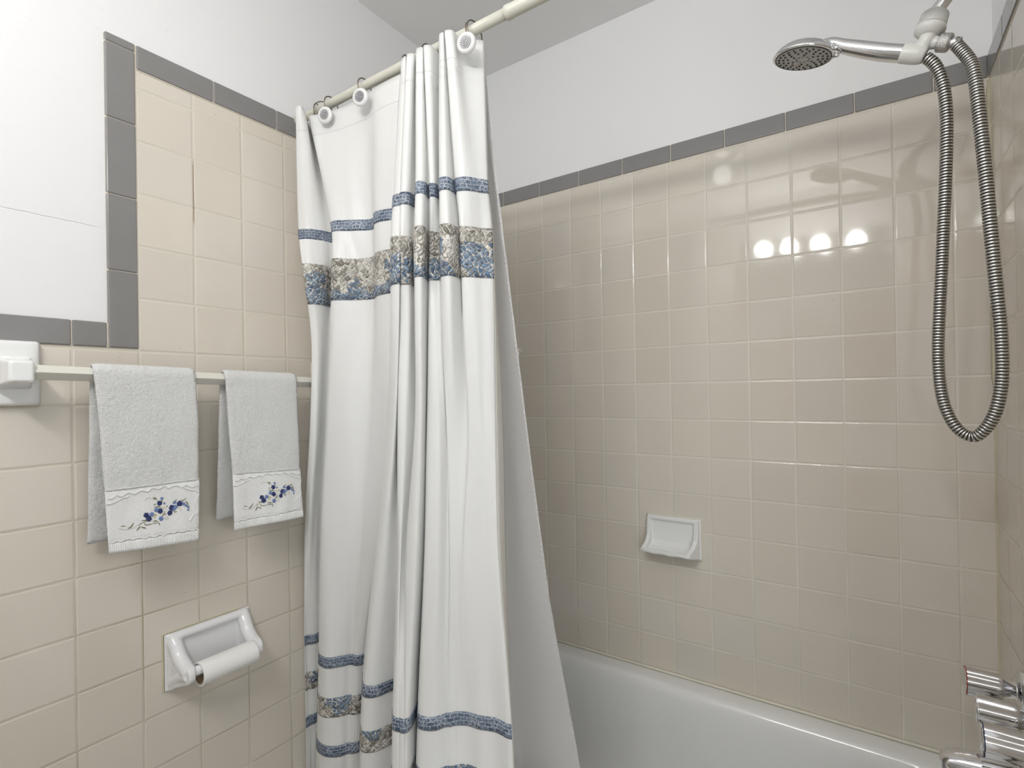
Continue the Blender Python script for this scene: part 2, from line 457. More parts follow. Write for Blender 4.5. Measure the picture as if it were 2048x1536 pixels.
border_run(segs, 1, W + G - .001, W - T, wr, [((W - .0008, YA + .004, 1.9295), (W + G - .0005, -.0008, 1.980))])
# side wall: top run, upright run beside the painted field, lower run under it
segs = []
a = -1.0935
while a < -.02:
    b = min(a + .1540, -.004); segs.append((a, b, 1.9335, 1.9845)); a = b
zz = [1.352, 1.508, 1.661, 1.8145, 1.9665, 1.9845]
segs += [(-1.1475, -1.0945, zz[k], zz[k+1]) for k in range(5)]
a = -1.1485
for b in (-1.2045, -1.3575, -1.5105, -1.6635, -1.8165, YF + .002):
    segs.append((b, a, 1.352, 1.402)); a = b
border_run(segs, 1, -G + .001, T, wl, [((-G + .0005, -1.0935, 1.9325), (.0008, -.001, 1.9835)), ((-G + .0005, -1.146, 1.3525), (.0008, -1.0936, 1.983)), ((-G + .0005, YF + .002, 1.3525), (.0008, -1.1461, 1.4005))])
# yellowed sealant up the inner corner and along the tub
c = MB(); n = 60; rings = []
for k in range(n):
    z = .43 + (1.925 - .43)*k/(n - 1); r = .0035 + .0035*max(0, noise.noise(Vector((0, 3., z*5)))) + (.003 if 1.25 < z < 1.9 else 0)
    rings.append([(W + .001, .001, z), (W - r, .001, z), (W - r*.45, -r*.45, z), (W + .001, -r, z)])
c.loft(rings).build('corner_sealant', M_caulk, wr)

# ------------------------------------------------------------------ bathtub
def tub():
    t = thing('bathtub', (.74, -.35, 0), 'white enamelled bathtub built in along the tiled back wall', 'bathtub')
    x0, x1, y0, y1 = .004, W - .004, -.688, -.003
    def rr(ax0, ax1, ay0, ay1, r, z, n=10):
        out = []
        for cx, cy, s in ((ax1 - r, ay1 - r, 0), (ax0 + r, ay1 - r, 1), (ax0 + r, ay0 + r, 2), (ax1 - r, ay0 + r, 3)):
            for k in range(n + 1):
                a = PI/2*s + PI/2*k/n
                out.append((cx + r*math.cos(a), cy + r*math.sin(a), z))
        return out
    rim = TUBZ
    prof = [  # left inset, right inset, front inset, back inset, radius, z
        (0, 0, 0, 0, .012, .03), (0, 0, 0, 0, .012, rim - .02), (.002, .002, .003, .002, .014, rim - .006), (.008, .008, .012, .006, .02, rim),
        (.05, .045, .050, .040, .06, rim - .002), (.068, .060, .064, .054, .08, rim - .0045), (.078, .068, .072, .062, .09, rim - .010),
        (.086, .074, .079, .069, .095, rim - .022), (.094, .079, .083, .073, .10, rim - .045), (.12, .088, .088, .079, .11, rim - .12),
        (.19, .105, .098, .090, .13, .16), (.24, .125, .115, .108, .14, .11), (.30, .17, .16, .155, .14, .088), (.5, .5, .3, .3, .04, .080)]
    rings = [rr(x0 + a, x1 - b, y0 + c, y1 - d, r, z) for a, b, c, d, r, z in prof]
    mb = MB(); mb.loft(rings)
    o = mb.build('tub_body', M_porc, t)
    md = o.modifiers.new('s', 'SUBSURF'); md.levels = 2; md.render_levels = 2
    bake(o)
    g = MB(); g.lathe([(0, .03), (.004, .028), (.006, .02), (.0062, .0)], (1.25, -.35, .088), (0, 0, 1), 32).build('drain', M_chrome, t)
    cb = MB(); P_ = []
    cb.tube([(x, -.0032, TUBZ - .0010) for x in [k*(W - .012)/40 + .006 for k in range(41)]], .0046, 10).build('sealant_bead', M_white_caulk, t)
tub()

# ------------------------------------------------------------------ curtain rod
ROD_Y = -.745
def rod_b(x): return max(0, 1 - x/.42)**1.4
def rod_y(x): return ROD_Y + .021*rod_b(x)
def rod_z(x): return 1.9675 - .009*x + .014*rod_b(x)
rod = thing('curtain_rod', (.0, ROD_Y, rod_z(0)), 'cream telescoping tension rod carrying the shower curtain', 'curtain rod')
def rpt(x): return (x, rod_y(x), rod_z(x))
MB().tube([rpt(x) for x in (.012, .05, .1, .15, .2, .25, .3, .36, .42, .55, .70)], .0100, 32).build('inner_tube', M_rod, rod)
MB().tube([rpt(x) for x in (.698, .699, .70, .71, .711, .95, 1.2, W - .012)], [.0108, .0125, .0130, .0130, .0124, .0124, .0124, .0124], 32).build('outer_tube', M_rod, rod)
for x, s in ((.0005, 1), (W - .0005, -1)):
    MB().lathe([(0, .0118), (.003, .0122), (.012, .0122), (.016, .0118), (.018, .0110)] if s > 0 else [(0, .024), (.003, .025), (.012, .018), (.016, .0145), (.018, .0138)], (x, rod_y(x), rod_z(x)), (s, 0, 0), 32).build('end_cap', M_rod, rod)

# ------------------------------------------------------------------ shower curtain
CK = {
  1.945: [(0.1193, -0.8065), (0.1346, -0.8046), (0.1307, -0.7927), (0.0862, -0.7565), (0.0765, -0.7329), (0.1067, -0.7631), (0.1391, -0.7531), (0.2178, -0.7395), (0.2919, -0.7434), (0.3515, -0.7476), (0.4173, -0.7475), (0.4151, -0.7381), (0.4587, -0.7834), (0.4715, -0.7844), (0.4667, -0.7756), (0.4808, -0.7877), (0.4925, -0.781), (0.4802, -0.7603), (0.4729, -0.7472), (0.5069, -0.7881), (0.5204, -0.7849), (0.5158, -0.776), (0.528, -0.787), (0.5379, -0.7803), (0.5353, -0.7603), (0.5328, -0.7427), (0.5747, -0.7939), (0.5831, -0.7931), (0.58, -0.7855), (0.5896, -0.7947), (0.6006, -0.7884), (0.6003, -0.7632), (0.6323, -0.7281), (0.6265, -0.7224)],
  1.671: [(0.0602, -0.7649), (0.0804, -0.7572), (0.0982, -0.7293), (0.1038, -0.7037), (0.1166, -0.695), (0.1686, -0.7492), (0.1866, -0.7538), (0.2237, -0.7346), (0.2694, -0.7095), (0.3164, -0.7344), (0.3657, -0.7262), (0.3606, -0.714), (0.422, -0.7774), (0.4416, -0.7773), (0.4374, -0.7705), (0.4502, -0.7811), (0.4622, -0.7742), (0.4587, -0.7463), (0.4581, -0.7383), (0.5137, -0.8008), (0.5257, -0.7963), (0.5193, -0.7728), (0.5303, -0.7798), (0.5377, -0.7748), (0.5338, -0.7545), (0.5305, -0.7434), (0.564, -0.7871), (0.5779, -0.7837), (0.5748, -0.7568), (0.5885, -0.768), (0.6069, -0.7627), (0.6214, -0.742), (0.6323, -0.7224), (0.6258, -0.7123)],
  1.577: [(0.0951, -0.7795), (0.1095, -0.7698), (0.1183, -0.7335), (0.1123, -0.7085), (0.1178, -0.6975), (0.1899, -0.7621), (0.203, -0.7605), (0.2372, -0.7251), (0.278, -0.7155), (0.3193, -0.7357), (0.3695, -0.733), (0.3649, -0.7228), (0.4355, -0.7957), (0.4522, -0.7904), (0.4449, -0.7809), (0.4556, -0.7881), (0.4639, -0.7764), (0.4594, -0.7504), (0.4603, -0.7425), (0.5238, -0.8155), (0.5363, -0.8117), (0.5167, -0.7707), (0.5254, -0.7768), (0.5302, -0.7675), (0.5348, -0.7547), (0.5334, -0.7472), (0.5682, -0.7924), (0.5864, -0.7897), (0.5797, -0.7495), (0.5931, -0.7622), (0.6079, -0.7509), (0.6195, -0.7309), (0.6339, -0.7138), (0.628, -0.7009)],
  1.4: [(0.0976, -0.7592), (0.11, -0.7507), (0.1071, -0.7285), (0.1014, -0.7082), (0.1131, -0.7002), (0.1713, -0.7573), (0.1942, -0.7599), (0.2379, -0.7362), (0.2764, -0.716), (0.3137, -0.733), (0.3672, -0.7389), (0.3633, -0.7294), (0.4236, -0.7912), (0.4516, -0.7963), (0.4406, -0.7833), (0.4475, -0.787), (0.4658, -0.7806), (0.4588, -0.7551), (0.4596, -0.7485), (0.5204, -0.816), (0.5329, -0.8135), (0.5151, -0.7773), (0.5282, -0.7865), (0.5401, -0.782), (0.5496, -0.7719), (0.5481, -0.7645), (0.5598, -0.7831), (0.5829, -0.7855), (0.5833, -0.7489), (0.5947, -0.7593), (0.6125, -0.7533), (0.6256, -0.7383), (0.6398, -0.7165), (0.632, -0.6976)],
  1.18: [(0.0923, -0.7621), (0.1047, -0.7537), (0.0986, -0.7336), (0.0896, -0.7155), (0.1045, -0.7054), (0.1558, -0.7612), (0.1787, -0.7637), (0.2331, -0.7509), (0.2633, -0.7243), (0.2978, -0.731), (0.3517, -0.7427), (0.3497, -0.732), (0.3894, -0.7775), (0.4349, -0.795), (0.4183, -0.7699), (0.4559, -0.8048), (0.4723, -0.7997), (0.4711, -0.7763), (0.4727, -0.7692), (0.5047, -0.8079), (0.5261, -0.8114), (0.5096, -0.7779), (0.5268, -0.7928), (0.5517, -0.7879), (0.5547, -0.7738), (0.5538, -0.7684), (0.558, -0.7716), (0.567, -0.7655), (0.5871, -0.7433), (0.5964, -0.7515), (0.6142, -0.7454), (0.6264, -0.7371), (0.6413, -0.7209), (0.638, -0.6929)],
  0.93: [(0.0513, -0.753), (0.0663, -0.7488), (0.0657, -0.7311), (0.0588, -0.7115), (0.0697, -0.7042), (0.1366, -0.7674), (0.1608, -0.7692), (0.2133, -0.7516), (0.2409, -0.7327), (0.2717, -0.7359), (0.3166, -0.7417), (0.3135, -0.7317), (0.3609, -0.7841), (0.3926, -0.7867), (0.3969, -0.7596), (0.4589, -0.8141), (0.4677, -0.8142), (0.4641, -0.7985), (0.47, -0.7945), (0.4818, -0.8167), (0.5144, -0.8187), (0.5013, -0.7792), (0.5218, -0.8015), (0.5491, -0.795), (0.5535, -0.7739), (0.5568, -0.7717), (0.5592, -0.77), (0.5674, -0.7644), (0.5792, -0.76), (0.5874, -0.7605), (0.6033, -0.746), (0.6268, -0.7361), (0.6484, -0.7274), (0.6452, -0.6993)],
  0.617: [(0.01, -0.7329), (0.01, -0.7269), (0.0214, -0.7119), (0.0225, -0.6991), (0.0346, -0.6908), (0.1201, -0.7669), (0.1575, -0.7681), (0.1782, -0.7479), (0.1917, -0.729), (0.2109, -0.722), (0.2198, -0.7111), (0.219, -0.6983), (0.3273, -0.7975), (0.3504, -0.7867), (0.3678, -0.7421), (0.4643, -0.8373), (0.4769, -0.8397), (0.4832, -0.8378), (0.4896, -0.8359), (0.4937, -0.8319), (0.4964, -0.8239), (0.4679, -0.7708), (0.506, -0.8089), (0.5368, -0.7988), (0.5451, -0.7835), (0.5481, -0.7766), (0.554, -0.7714), (0.5602, -0.7635), (0.5678, -0.7572), (0.582, -0.7511), (0.61, -0.7465), (0.638, -0.7348), (0.6764, -0.7352), (0.662, -0.7111)],
  0.3: [(0.01, -0.7337), (0.01, -0.7246), (0.01, -0.7126), (0.01, -0.7), (0.0157, -0.7), (0.1007, -0.7659), (0.1435, -0.7706), (0.1745, -0.7579), (0.1841, -0.7392), (0.1951, -0.7257), (0.2011, -0.7156), (0.2053, -0.7007), (0.313, -0.8027), (0.3397, -0.7906), (0.3613, -0.7456), (0.4686, -0.854), (0.4788, -0.8531), (0.4882, -0.8528), (0.4938, -0.849), (0.4985, -0.8457), (0.5012, -0.8378), (0.4687, -0.7813), (0.5088, -0.8266), (0.5431, -0.8154), (0.5582, -0.8051), (0.5646, -0.8007), (0.5725, -0.7953), (0.5805, -0.7899), (0.5884, -0.7845), (0.6019, -0.7753), (0.628, -0.7696), (0.6592, -0.7605), (0.6965, -0.7532), (0.6847, -0.731)],
}
LV = sorted(CK, reverse=True)
NK = len(CK[LV[0]])
def key_row(z):
    """fold line positions at height z, Catmull-Rom between the measured heights"""
    if z >= LV[0]: return [Vector((*p, z)) for p in CK[LV[0]]]
    if z <= LV[-1]: return [Vector((*p, z)) for p in CK[LV[-1]]]
    i = max(k for k in range(len(LV)) if LV[k] >= z); i = min(i, len(LV) - 2)
    z0, z1 = LV[i], LV[i+1]; f = (z0 - z)/(z0 - z1); out = []
    for k in range(NK):
        def tang(j):
            a, b = max(j-1, 0), min(j+1, len(LV)-1)
            return (Vector(CK[LV[b]][k]) - Vector(CK[LV[a]][k]))/(LV[a] - LV[b])
        p0, p1 = Vector(CK[z0 if 0 else LV[i]][k]), Vector(CK[LV[i+1]][k]); h = z0 - z1
        m0, m1 = tang(i)*h, tang(i+1)*h
        q = p0*(2*f**3 - 3*f*f + 1) + m0*(f**3 - 2*f*f + f) + p1*(-2*f**3 + 3*f*f) + m1*(f**3 - f*f)
        out.append(Vector((q.x, q.y, z)))
    return out
SUB = 6
def curve_row(z, keys=None):
    K = keys or key_row(z); out = []
    for i in range(len(K) - 1):
        p0, p1, p2, p3 = K[max(i-1, 0)], K[i], K[i+1], K[min(i+2, len(K)-1)]
        # centripetal tangents keep the tight folds from looping
        d1 = max(1e-4, (p2 - p1).length**.5); d0 = max(1e-4, (p1 - p0).length**.5); d2 = max(1e-4, (p3 - p2).length**.5)
        if i == 0: d0 = d1
        if i == len(K) - 2: d2 = d1
        m1 = (p2 - p1) + ((p1 - p0)/d0 - (p2 - p0)/(d0 + d1))*d1 if i else (p2 - p1)
        m2 = (p2 - p1) + ((p3 - p2)/d2 - (p3 - p1)/(d1 + d2))*d1 if i < len(K) - 2 else (p2 - p1)
        for k in range(SUB):
            f = k/SUB
            out.append(p1*(2*f**3 - 3*f*f + 1) + m1*(f**3 - 2*f*f + f) + p2*(-2*f**3 + 3*f*f) + m2*(f**3 - f*f))
    out.append(K[-1].copy())
    return out
def arc(row):
    L = [0]
    for a, b in zip(row, row[1:]): L.append(L[-1] + (b - a).length)
    return L
UREF = arc(curve_row(1.671))
def jitter(row, z, amp):
    """small real creases across the cloth"""
    out = []; n = len(row)
    for i, p in enumerate(row):
        t = (row[min(i+1, n-1)] - row[max(i-1, 0)]); nrm = Vector((t.y, -t.x, 0))
        nrm = nrm.normalized() if nrm.length > 1e-6 else Vector((0, -1, 0))
        u = UREF[i] if n == len(UREF) else i*.02
        d = noise.noise(Vector((u*22, z*1.6, 3.)))*1. + noise.noise(Vector((u*60, z*5., 9.)))*.35
        out.append(p + nrm*d*amp)
    return out
def sheet(name, zs, mat, parent, rowf, U, off=0., thick=.0007, i0=0, i1=None):
    rows = [rowf(z) for z in zs]
    V = []; F = []; UVs = []
    n = len(rows[0]); i1 = i1 or n; m = i1 - i0
    for r, z in zip(rows, zs):
        for i in range(i0, i1):
            p = r[i]
            if off:
                t = r[min(i+1, n-1)] - r[max(i-1, 0)]; nr = Vector((t.y, -t.x, 0))
                if nr.length > 1e-6: p = p + nr.normalized()*off
            V.append(p); UVs.append((U[i], z))
    for a in range(len(zs) - 1):
        for b in range(m - 1):
            F.append((a*m + b, (a+1)*m + b, (a+1)*m + b + 1, a*m + b + 1))
    o = mesh(name, V, F, mat, parent)
    uvl = o.data.uv_layers.new(name='UVMap')
    for lp in o.data.loops: uvl.data[lp.index].uv = UVs[lp.vertex_index]
    if thick:
        md = o.modifiers.new('t', 'SOLIDIFY'); md.thickness = thick; md.offset = 0
        bake(o)
    return o
def frange(a, b, n): return [a + (b - a)*k/(n - 1) for k in range(n)]
cur = thing('shower_curtain', (.35, ROD_Y, 1.945), 'white satin shower curtain with blue and grey mosaic bands hanging gathered from the rod', 'shower curtain')
def crow(z): return jitter(curve_row(z), z, .0030 if z < 1.93 else .0010)
RIM0 = len(UREF) - SUB - 1
def top_wave(z): return z
cl = sheet('cloth_panel', frange(1.945, .06, 150), M_cloth, cur, crow, UREF, 0, .0008, 0, RIM0 + 1)
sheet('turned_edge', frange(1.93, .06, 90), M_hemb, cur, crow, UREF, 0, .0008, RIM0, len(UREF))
for (za, zb, mt, nm) in ((1.671, 1.645, M_band_n, 'embroidered_band'), (1.577, 1.477, M_band_w, 'embroidered_band'),
                         (.617, .590, M_band_n, 'embroidered_band'), (.517, .470, M_band_w2, 'embroidered_band'), (.402, .375, M_band_n, 'embroidered_band')):
    b = sheet(nm, frange(za, zb, 5 if za - zb < .04 else 9), mt, cur, crow, arc(crow((za + zb)/2)), .0010, .0009, 0, RIM0 + 1)
    b['label'] = 'narrow band of blue brick stitches' if mt is M_band_n else 'wide band of grey and blue mosaic stitches'

# liner hanging inside the tub
LE = [(1.93, .622, -.712), (1.90, .6225, -.710), (1.7784, .6249, -.700), (1.6513, .6352, -.690), (1.4287, .6503, -.670), (1.1239, .669, -.640), (.8214, .6907, -.610), (.5494, .7244, -.580), (.4602, .7378, -.575), (.14, .775, -.565)]
def interp(tab, z):
    for a, b in zip(tab, tab[1:]):
        if z >= b[0]:
            f = (a[0] - z)/(a[0] - b[0]) if a[0] != b[0] else 0
            f = max(0, min(1, f)); return [a[k] + (b[k] - a[k])*f for k in range(1, len(a))]
    return list(tab[-1][1:])
FOLD = [(1.93, .585, -.698), (1.7556, .589, -.672), (1.4485, .585, -.650), (1.1236, .5761, -.622), (.9085, .5711, -.603), (.7217, .5698, -.584), (.5436, .5734, -.564), (.3837, .5816, -.552), (.14, .62, -.53)]
def lkeys(z):
    ex, ey = interp(LE, z); fx, fy = interp(FOLD, z); s = (1.93 - z)/1.8
    K = []
    n = 9
    for k in range(n):
        x = .108 + (fx - .075 - .108)*k/(n - 1)
        y = -.700 + .10*s + (.010 + .016*s)*(1 if k % 2 else -1)
        K.append(Vector((x, min(y, fy + .02), z)))
    K.append(Vector((fx - .03, ey + .010 - .004*s, z)))
    K.append(Vector((fx, fy, z)))
    K.append(Vector(((fx + ex)/2, (fy + ey)/2 + .004, z)))
    K.append(Vector((ex - .006, ey, z))); K.append(Vector((ex, ey - .0015, z)))
    return K
def lrow(z): 
    r = curve_row(z, lkeys(z)); n = len(r)
    return [p + Vector((0, 1, 0))*(.0022*noise.noise(Vector((i*.14, z*5, 1))) + .0012*noise.noise(Vector((i*.1, z*22, 6)))) for i, p in enumerate(r)]
lin = thing('curtain_liner', (.35, -.70, 1.93), 'plain white fabric liner behind the patterned curtain, hanging into the tub', 'curtain liner')
LU = arc(lrow(1.2))
sheet('liner_panel', frange(1.93, .14, 110), M_liner, lin, lrow, LU, 0, .0007)
# stitched hem along its free edge
st_ = MB()
for k in range(150):
    z = 1.90 - k*.0115
    if z < .16: break
    a = lrow(z)[-4]; b = lrow(z - .006)[-4]
    st_.tube([a + Vector((0, -.0012, 0)), (a + b)/2 + Vector((0, -.0018, 0)), b + Vector((0, -.0012, 0))], .0007, 5)
st_.build('edge_stitching', M_cloth, lin)
fr = MB()
for k in range(9):
    p = lrow(1.335)[-1]; a = random.uniform(-.9, .9); q = p + Vector((.012*math.cos(a)*random.uniform(.5, 1.2), -.004, .012*math.sin(a)))
    fr.tube([p, (p + q)/2 + Vector((0, -.003, .002)), q], .0003, 4)
fr.build('frayed_threads', M_cloth, lin)

# ------------------------------------------------------------------ curtain rings
def make_ring():
    r = thing('curtain_ring', (0, 0, 0), 'x', 'curtain ring', 'bronze curtain rings on the rod')
    # wire loop round the rod, its lower end passing through the cloth to the button
    pts = []
    for k in range(25):
        a = math.radians(-62) + math.radians(300)*k/24
        pts.append((0, .0215*math.cos(a), .0215*math.sin(a) - .006))
    pts = [(0, -.016 + .0, -.030)] + list(reversed(pts))
    MB().tube(smoothpath(pts, .003)[0], .0014, 8).build('wire_loop', M_bronze, r)
    return r
def make_button(parent, at, nrm):
    n = Vector(nrm).normalized(); o = Vector(at)
    b = MB().lathe([(-.003, .010), (-.003, .0180), (-.001, .0196), (.0012, .0198), (.0040, .0175), (.0052, .0140), (.0052, .0120), (.0040, .0118), (.0040, .0)], o, n, 40).build('button', M_button, parent)
    u = n.orthogonal().normalized(); w = n.cross(u); mo = MB(); mc = 0
    for ring, cnt in ((.0018, 5), (.0042, 9), (.0066, 13), (.0090, 17), (.0110, 20)):
        for k in range(cnt):
            a = 2*PI*(k + .5*(mc % 2))/cnt; hw = PI/cnt*.68; r0, r1 = ring - .00078, ring + .00078
            hgt = .0082 - (ring/.0115)**2*.0022
            q = []
            for aa, rr in ((a-hw, r0), (a-hw, r1), (a, r1), (a+hw, r1), (a+hw, r0), (a, r0)):
                q.append(o + (u*math.cos(aa) + w*math.sin(aa))*rr + n*hgt)
            lo = [p - n*.0014 for p in q]
            mo.loft([lo, q])
        mc += 1
    ds = MB().lathe([(.0035, .0122), (.0048, .0121), (.0062, .007), (.0067, .0)], o, n, 32).build('button_inlay_base', M_dark2, parent)
    mo.build('mosaic_inlay', M_silver, parent, smooth=False)
M_button = plain('pearly_white_button', (.74,.74,.73), .22)
M_silver = plain('silver_mosaic', (.62,.62,.63), .15, .9)
M_dark2 = plain('dark_inlay', (.05,.05,.05), .5)
RINGS = [(.098, 0, None, 'curtain ring next to the left-hand tiled wall, its button hidden behind a fold'),
 (.122, 0, None, 'bare curtain ring showing two wires between the first fold and the first button'),
 (.158, 1, (.175, -.764, 1.926), 'curtain ring with mosaic button above the grey border end, nearest the left tiled wall'),
 (.292, 1, (.309, -.768, 1.923), 'curtain ring with mosaic button in the flat stretch before the gathered pleats'),
 (.436, 0, None, 'curtain ring at the start of the gathered pleats'),
 (.500, 0, None, 'curtain ring hidden between the first two pleats'),
 (.548, 0, None, 'curtain ring showing as an arc behind the second pair of pleats'),
 (.560, 0, None, 'curtain ring showing just left of the tallest pleat'),
 (.604, 0, None, 'curtain ring showing as a dark arc just right of the tallest pleat'),
 (.622, 1, (.629, -.779, 1.914), 'curtain ring with large mosaic button at the free right end of the curtain')]
r0 = make_ring()
tilts = [.5, -.5, .1, .1, .3, 0, .5, -.2, .55, -.06]
for k, (x, fl, bt, lab) in enumerate(RINGS):
    if k == 0: r = r0
    else:
        r = r0.copy(); COL.objects.link(r)
        for ch in r0.children:
            if ch.name.startswith('wire_loop'):
                c = ch.copy(); COL.objects.link(c); c.parent = r
    r.location = (x, rod_y(x), rod_z(x)); r.rotation_euler = (0, 0, tilts[k]); r['label'] = lab
bpy.context.view_layer.update()
k = 0
for ob in [o for o in COL.objects if o.name.startswith('curtain_ring')]:
    pass
rr = sorted([o for o in COL.objects if o.name.startswith('curtain_ring')], key=lambda o: o.location.x)
for o, (x, fl, bt, lab) in zip(rr, RINGS):
    if fl:
        L = o.matrix_world.inverted()
        at = L @ Vector(bt); nr = L.to_3x3() @ Vector((.30 if x < .4 else .25, -.95, -.12))
        before = set(COL.objects)
        make_button(o, at, nr)
        for c in set(COL.objects) - before: c.matrix_parent_inverse = Matrix.Identity(4)
for o in rr:
    for c in o.children: c.matrix_parent_inverse = Matrix.Identity(4)

# ------------------------------------------------------------------ towel bar
def bar_z(y): return 1.2973 + (y + 1.2665)*(1.2838 - 1.2973)/(1.2665 - .7338)
BX = .07
def bracket(yc, lab):
    zc = bar_z(yc)
    t = thing('towel_bar_bracket', (0, yc, zc), lab, 'towel bar bracket', 'ceramic posts of the towel bar')
    mb = MB()
    def sq(x, hy, hz, dz=0, r=.004):
        o = []
        for cy, cz, s in ((hy-r, hz-r, 0), (-hy+r, hz-r, 1), (-hy+r, -hz+r, 2), (hy-r, -hz+r, 3)):
            for k in range(5):
                a = PI/2*s + PI/2*k/4; o.append((x, yc + cy + r*math.cos(a), zc + dz + cz + r*math.sin(a)))
        return o
    mb.loft([sq(.0005, .0405, .0575), sq(.010, .0405, .0575, 0, .006), sq(.0145, .0375, .0545, 0, .008), sq(.0155, .033, .050, 0, .01)])
    mb.loft([sq(.008, .030, .030), sq(.016, .027, .027), (sq(.040, .0215, .0235)), sq(.055, .020, .022), sq(.066, .0175, .0195), sq(.084, .0165, .0185, 0, .004), sq(.087, .013, .015, 0, .004)])
    o = mb.build('ceramic_post', M_cer, t)
    ceramic(o, .0013, 4)
    g = MB(); g.loft([sq(.0003, .0425, .0595), sq(.003, .0420, .0590)]); g.build('grout_edge', M_grout, t)
    return t
bracket(-1.293, 'white ceramic towel bar post in full view below the grey tile border')
bracket(-.6555, 'white ceramic towel bar post half hidden behind the shower curtain')
tb = thing('towel_bar', (BX, -1.0, bar_z(-1.0)), 'cream square towel bar set on edge along the tiled wall', 'towel bar')
hd = .0134
def dia(y): 
    z = bar_z(y); return [(BX + hd, y, z), (BX, y, z + hd), (BX - hd, y, z), (BX, y, z - hd)]
o = MB().loft([dia(-1.2765), dia(-.9), dia(-.671)]).build('square_bar', M_bar, tb, smooth=False, bevel=.0012, seg=2)

# ------------------------------------------------------------------ towels
def towel(name, label, yl, yr, zf, zbk, ybl, seed):
    """yl/yr: left and right edge of the front flap as tables (z,y); zf=(left,right) lower ends; zbk back flap lower end"""
    t = thing(name, (BX, (yl[0][1] + yr[0][1])/2, bar_z(yl[0][1]) + .014), label, 'towel', 'folded hand towels over the towel bar')
    yc = (yl[0][1] + yr[0][1])/2; zc = bar_z(yc)
    th = .0075
    # path: back flap up, over the bar, front flap down.  s in [0,1]
    PB = 60; PT = 16; PF = 74; NU = 46
    rows = []
    def lerp(a, b, f): return a + (b - a)*f
    for k in range(PB):
        f = k/(PB - 1); rows.append(('b', f))
    for k in range(1, PT): rows.append(('t', k/PT))
    for k in range(PF): rows.append(('f', k/(PF - 1)))
    R = .0155
    V = []; 
    grid = []
    for kind, f in rows:
        r = []
        for j in range(NU):
            g = j/(NU - 1)
            if kind == 'b':
                yL, yR = ybl, yr[0][1] + .004
                y = lerp(yL, yR, g); z = lerp(lerp(zbk, zbk + .004, g), zc, f); x = lerp(.028, BX - R, f**.8)
                x += .004*noise.noise(Vector((y*18, z*14, seed)))*math.sin(PI*min(1, (1-f)*1.0 + .0))
            elif kind == 't':
                a = PI*(1 - f)
                yL = lerp(ybl, yl[0][1], f); yR = lerp(yr[0][1] + .004, yr[0][1], f)
                y = lerp(yL, yR, g); x = BX + R*math.cos(a); z = bar_z(y) + R*math.sin(a)*1.12
            else:
                z0 = bar_z(lerp(yl[0][1], yr[0][1], g)); z = lerp(z0, lerp(zf[0], zf[1], g), f)
                yL = interp(yl, z)[0]; yR = interp(yr, z)[0]; y = lerp(yL, yR, g)
                x = BX + R + .004*f + (.0045*noise.noise(Vector((y*16, z*7, seed + 4))) + .002*noise.noise(Vector((y*45, z*22, seed))))*math.sin(PI*min(1, f*1.2 + .02)*.5)
                x += .003*math.sin(PI*g)*f
            y += .0008*noise.noise(Vector((z*160, g*3, seed + 2)))
            r.append(Vector((x, y, z)))
        grid.append(r)
    # closed slab: outer and inner skins with rounded rim
    nr = []
    H = len(grid)
    for i in range(H):
        row = []
        for j in range(NU):
            du = grid[i][min(j+1, NU-1)] - grid[i][max(j-1, 0)]; dv = grid[min(i+1, H-1)][j] - grid[max(i-1, 0)][j]
            row.append(du.cross(dv).normalized())
        nr.append(row)
    sgn = 1 if nr[-1][5].x > 0 else -1
    def skin(off, inset):
        o = []
        for i in range(H):
            for j in range(NU):
                e = 1.
                if inset:
                    dj = min(j, NU - 1 - j); di = min(i, H - 1 - i)
                    e = min(1, .35 + .65*min(1, dj/1.6)) * min(1, .35 + .65*min(1, di/1.6))
                p = grid[i][j] + nr[i][j]*sgn*off*e
                p += nr[i][j]*.00045*noise.noise(p*330)
                o.append(p)
        return o
    A = skin(th/2, 1); B = skin(-th/2, 1); n = H*NU; F = []
    for i in range(H - 1):
        for j in range(NU - 1):
            q = (i*NU + j, i*NU + j + 1, (i+1)*NU + j + 1, (i+1)*NU + j)
            F.append(q); F.append(tuple(n + k for k in reversed(q)))
    for i in range(H - 1):
        for j in (0, NU - 1):
            F.append((i*NU + j, (i+1)*NU + j, n + (i+1)*NU + j, n + i*NU + j))
    for j in range(NU - 1):
        for i in (0, H - 1):
            F.append((i*NU + j, i*NU + j + 1, n + i*NU + j + 1, n + i*NU + j))
    o = mesh('terry_cloth', A + B, F, M_terry, t)
    bm = bmesh.new(); bm.from_mesh(o.data); bmesh.ops.recalc_face_normals(bm, faces=bm.faces); bm.to_mesh(o.data); bm.free()
    # surface point on the front flap: s across 0..1, f down 0..1
    i0 = H - PF
    def S(s, f, lift=0.):
        a = max(0, min(1, s))*(NU - 1); b = i0 + max(0, min(1, f))*(PF - 1)
        j = min(int(a), NU - 2); i = min(int(b), H - 2); fa, fb_ = a - j, b - i
        p = (grid[i][j]*(1-fa) + grid[i][j+1]*fa)*(1-fb_) + (grid[i+1][j]*(1-fa) + grid[i+1][j+1]*fa)*fb_
        nn = nr[i][j]*sgn
        p = p + nn*(th/2 + lift)
        p.y += (s - max(0, min(1, s)))*abs(grid[i][NU-1].y - grid[i][0].y)
        return p
    return t, S
def fz(zt, zb, z): return (zt - z)/(zt - zb)
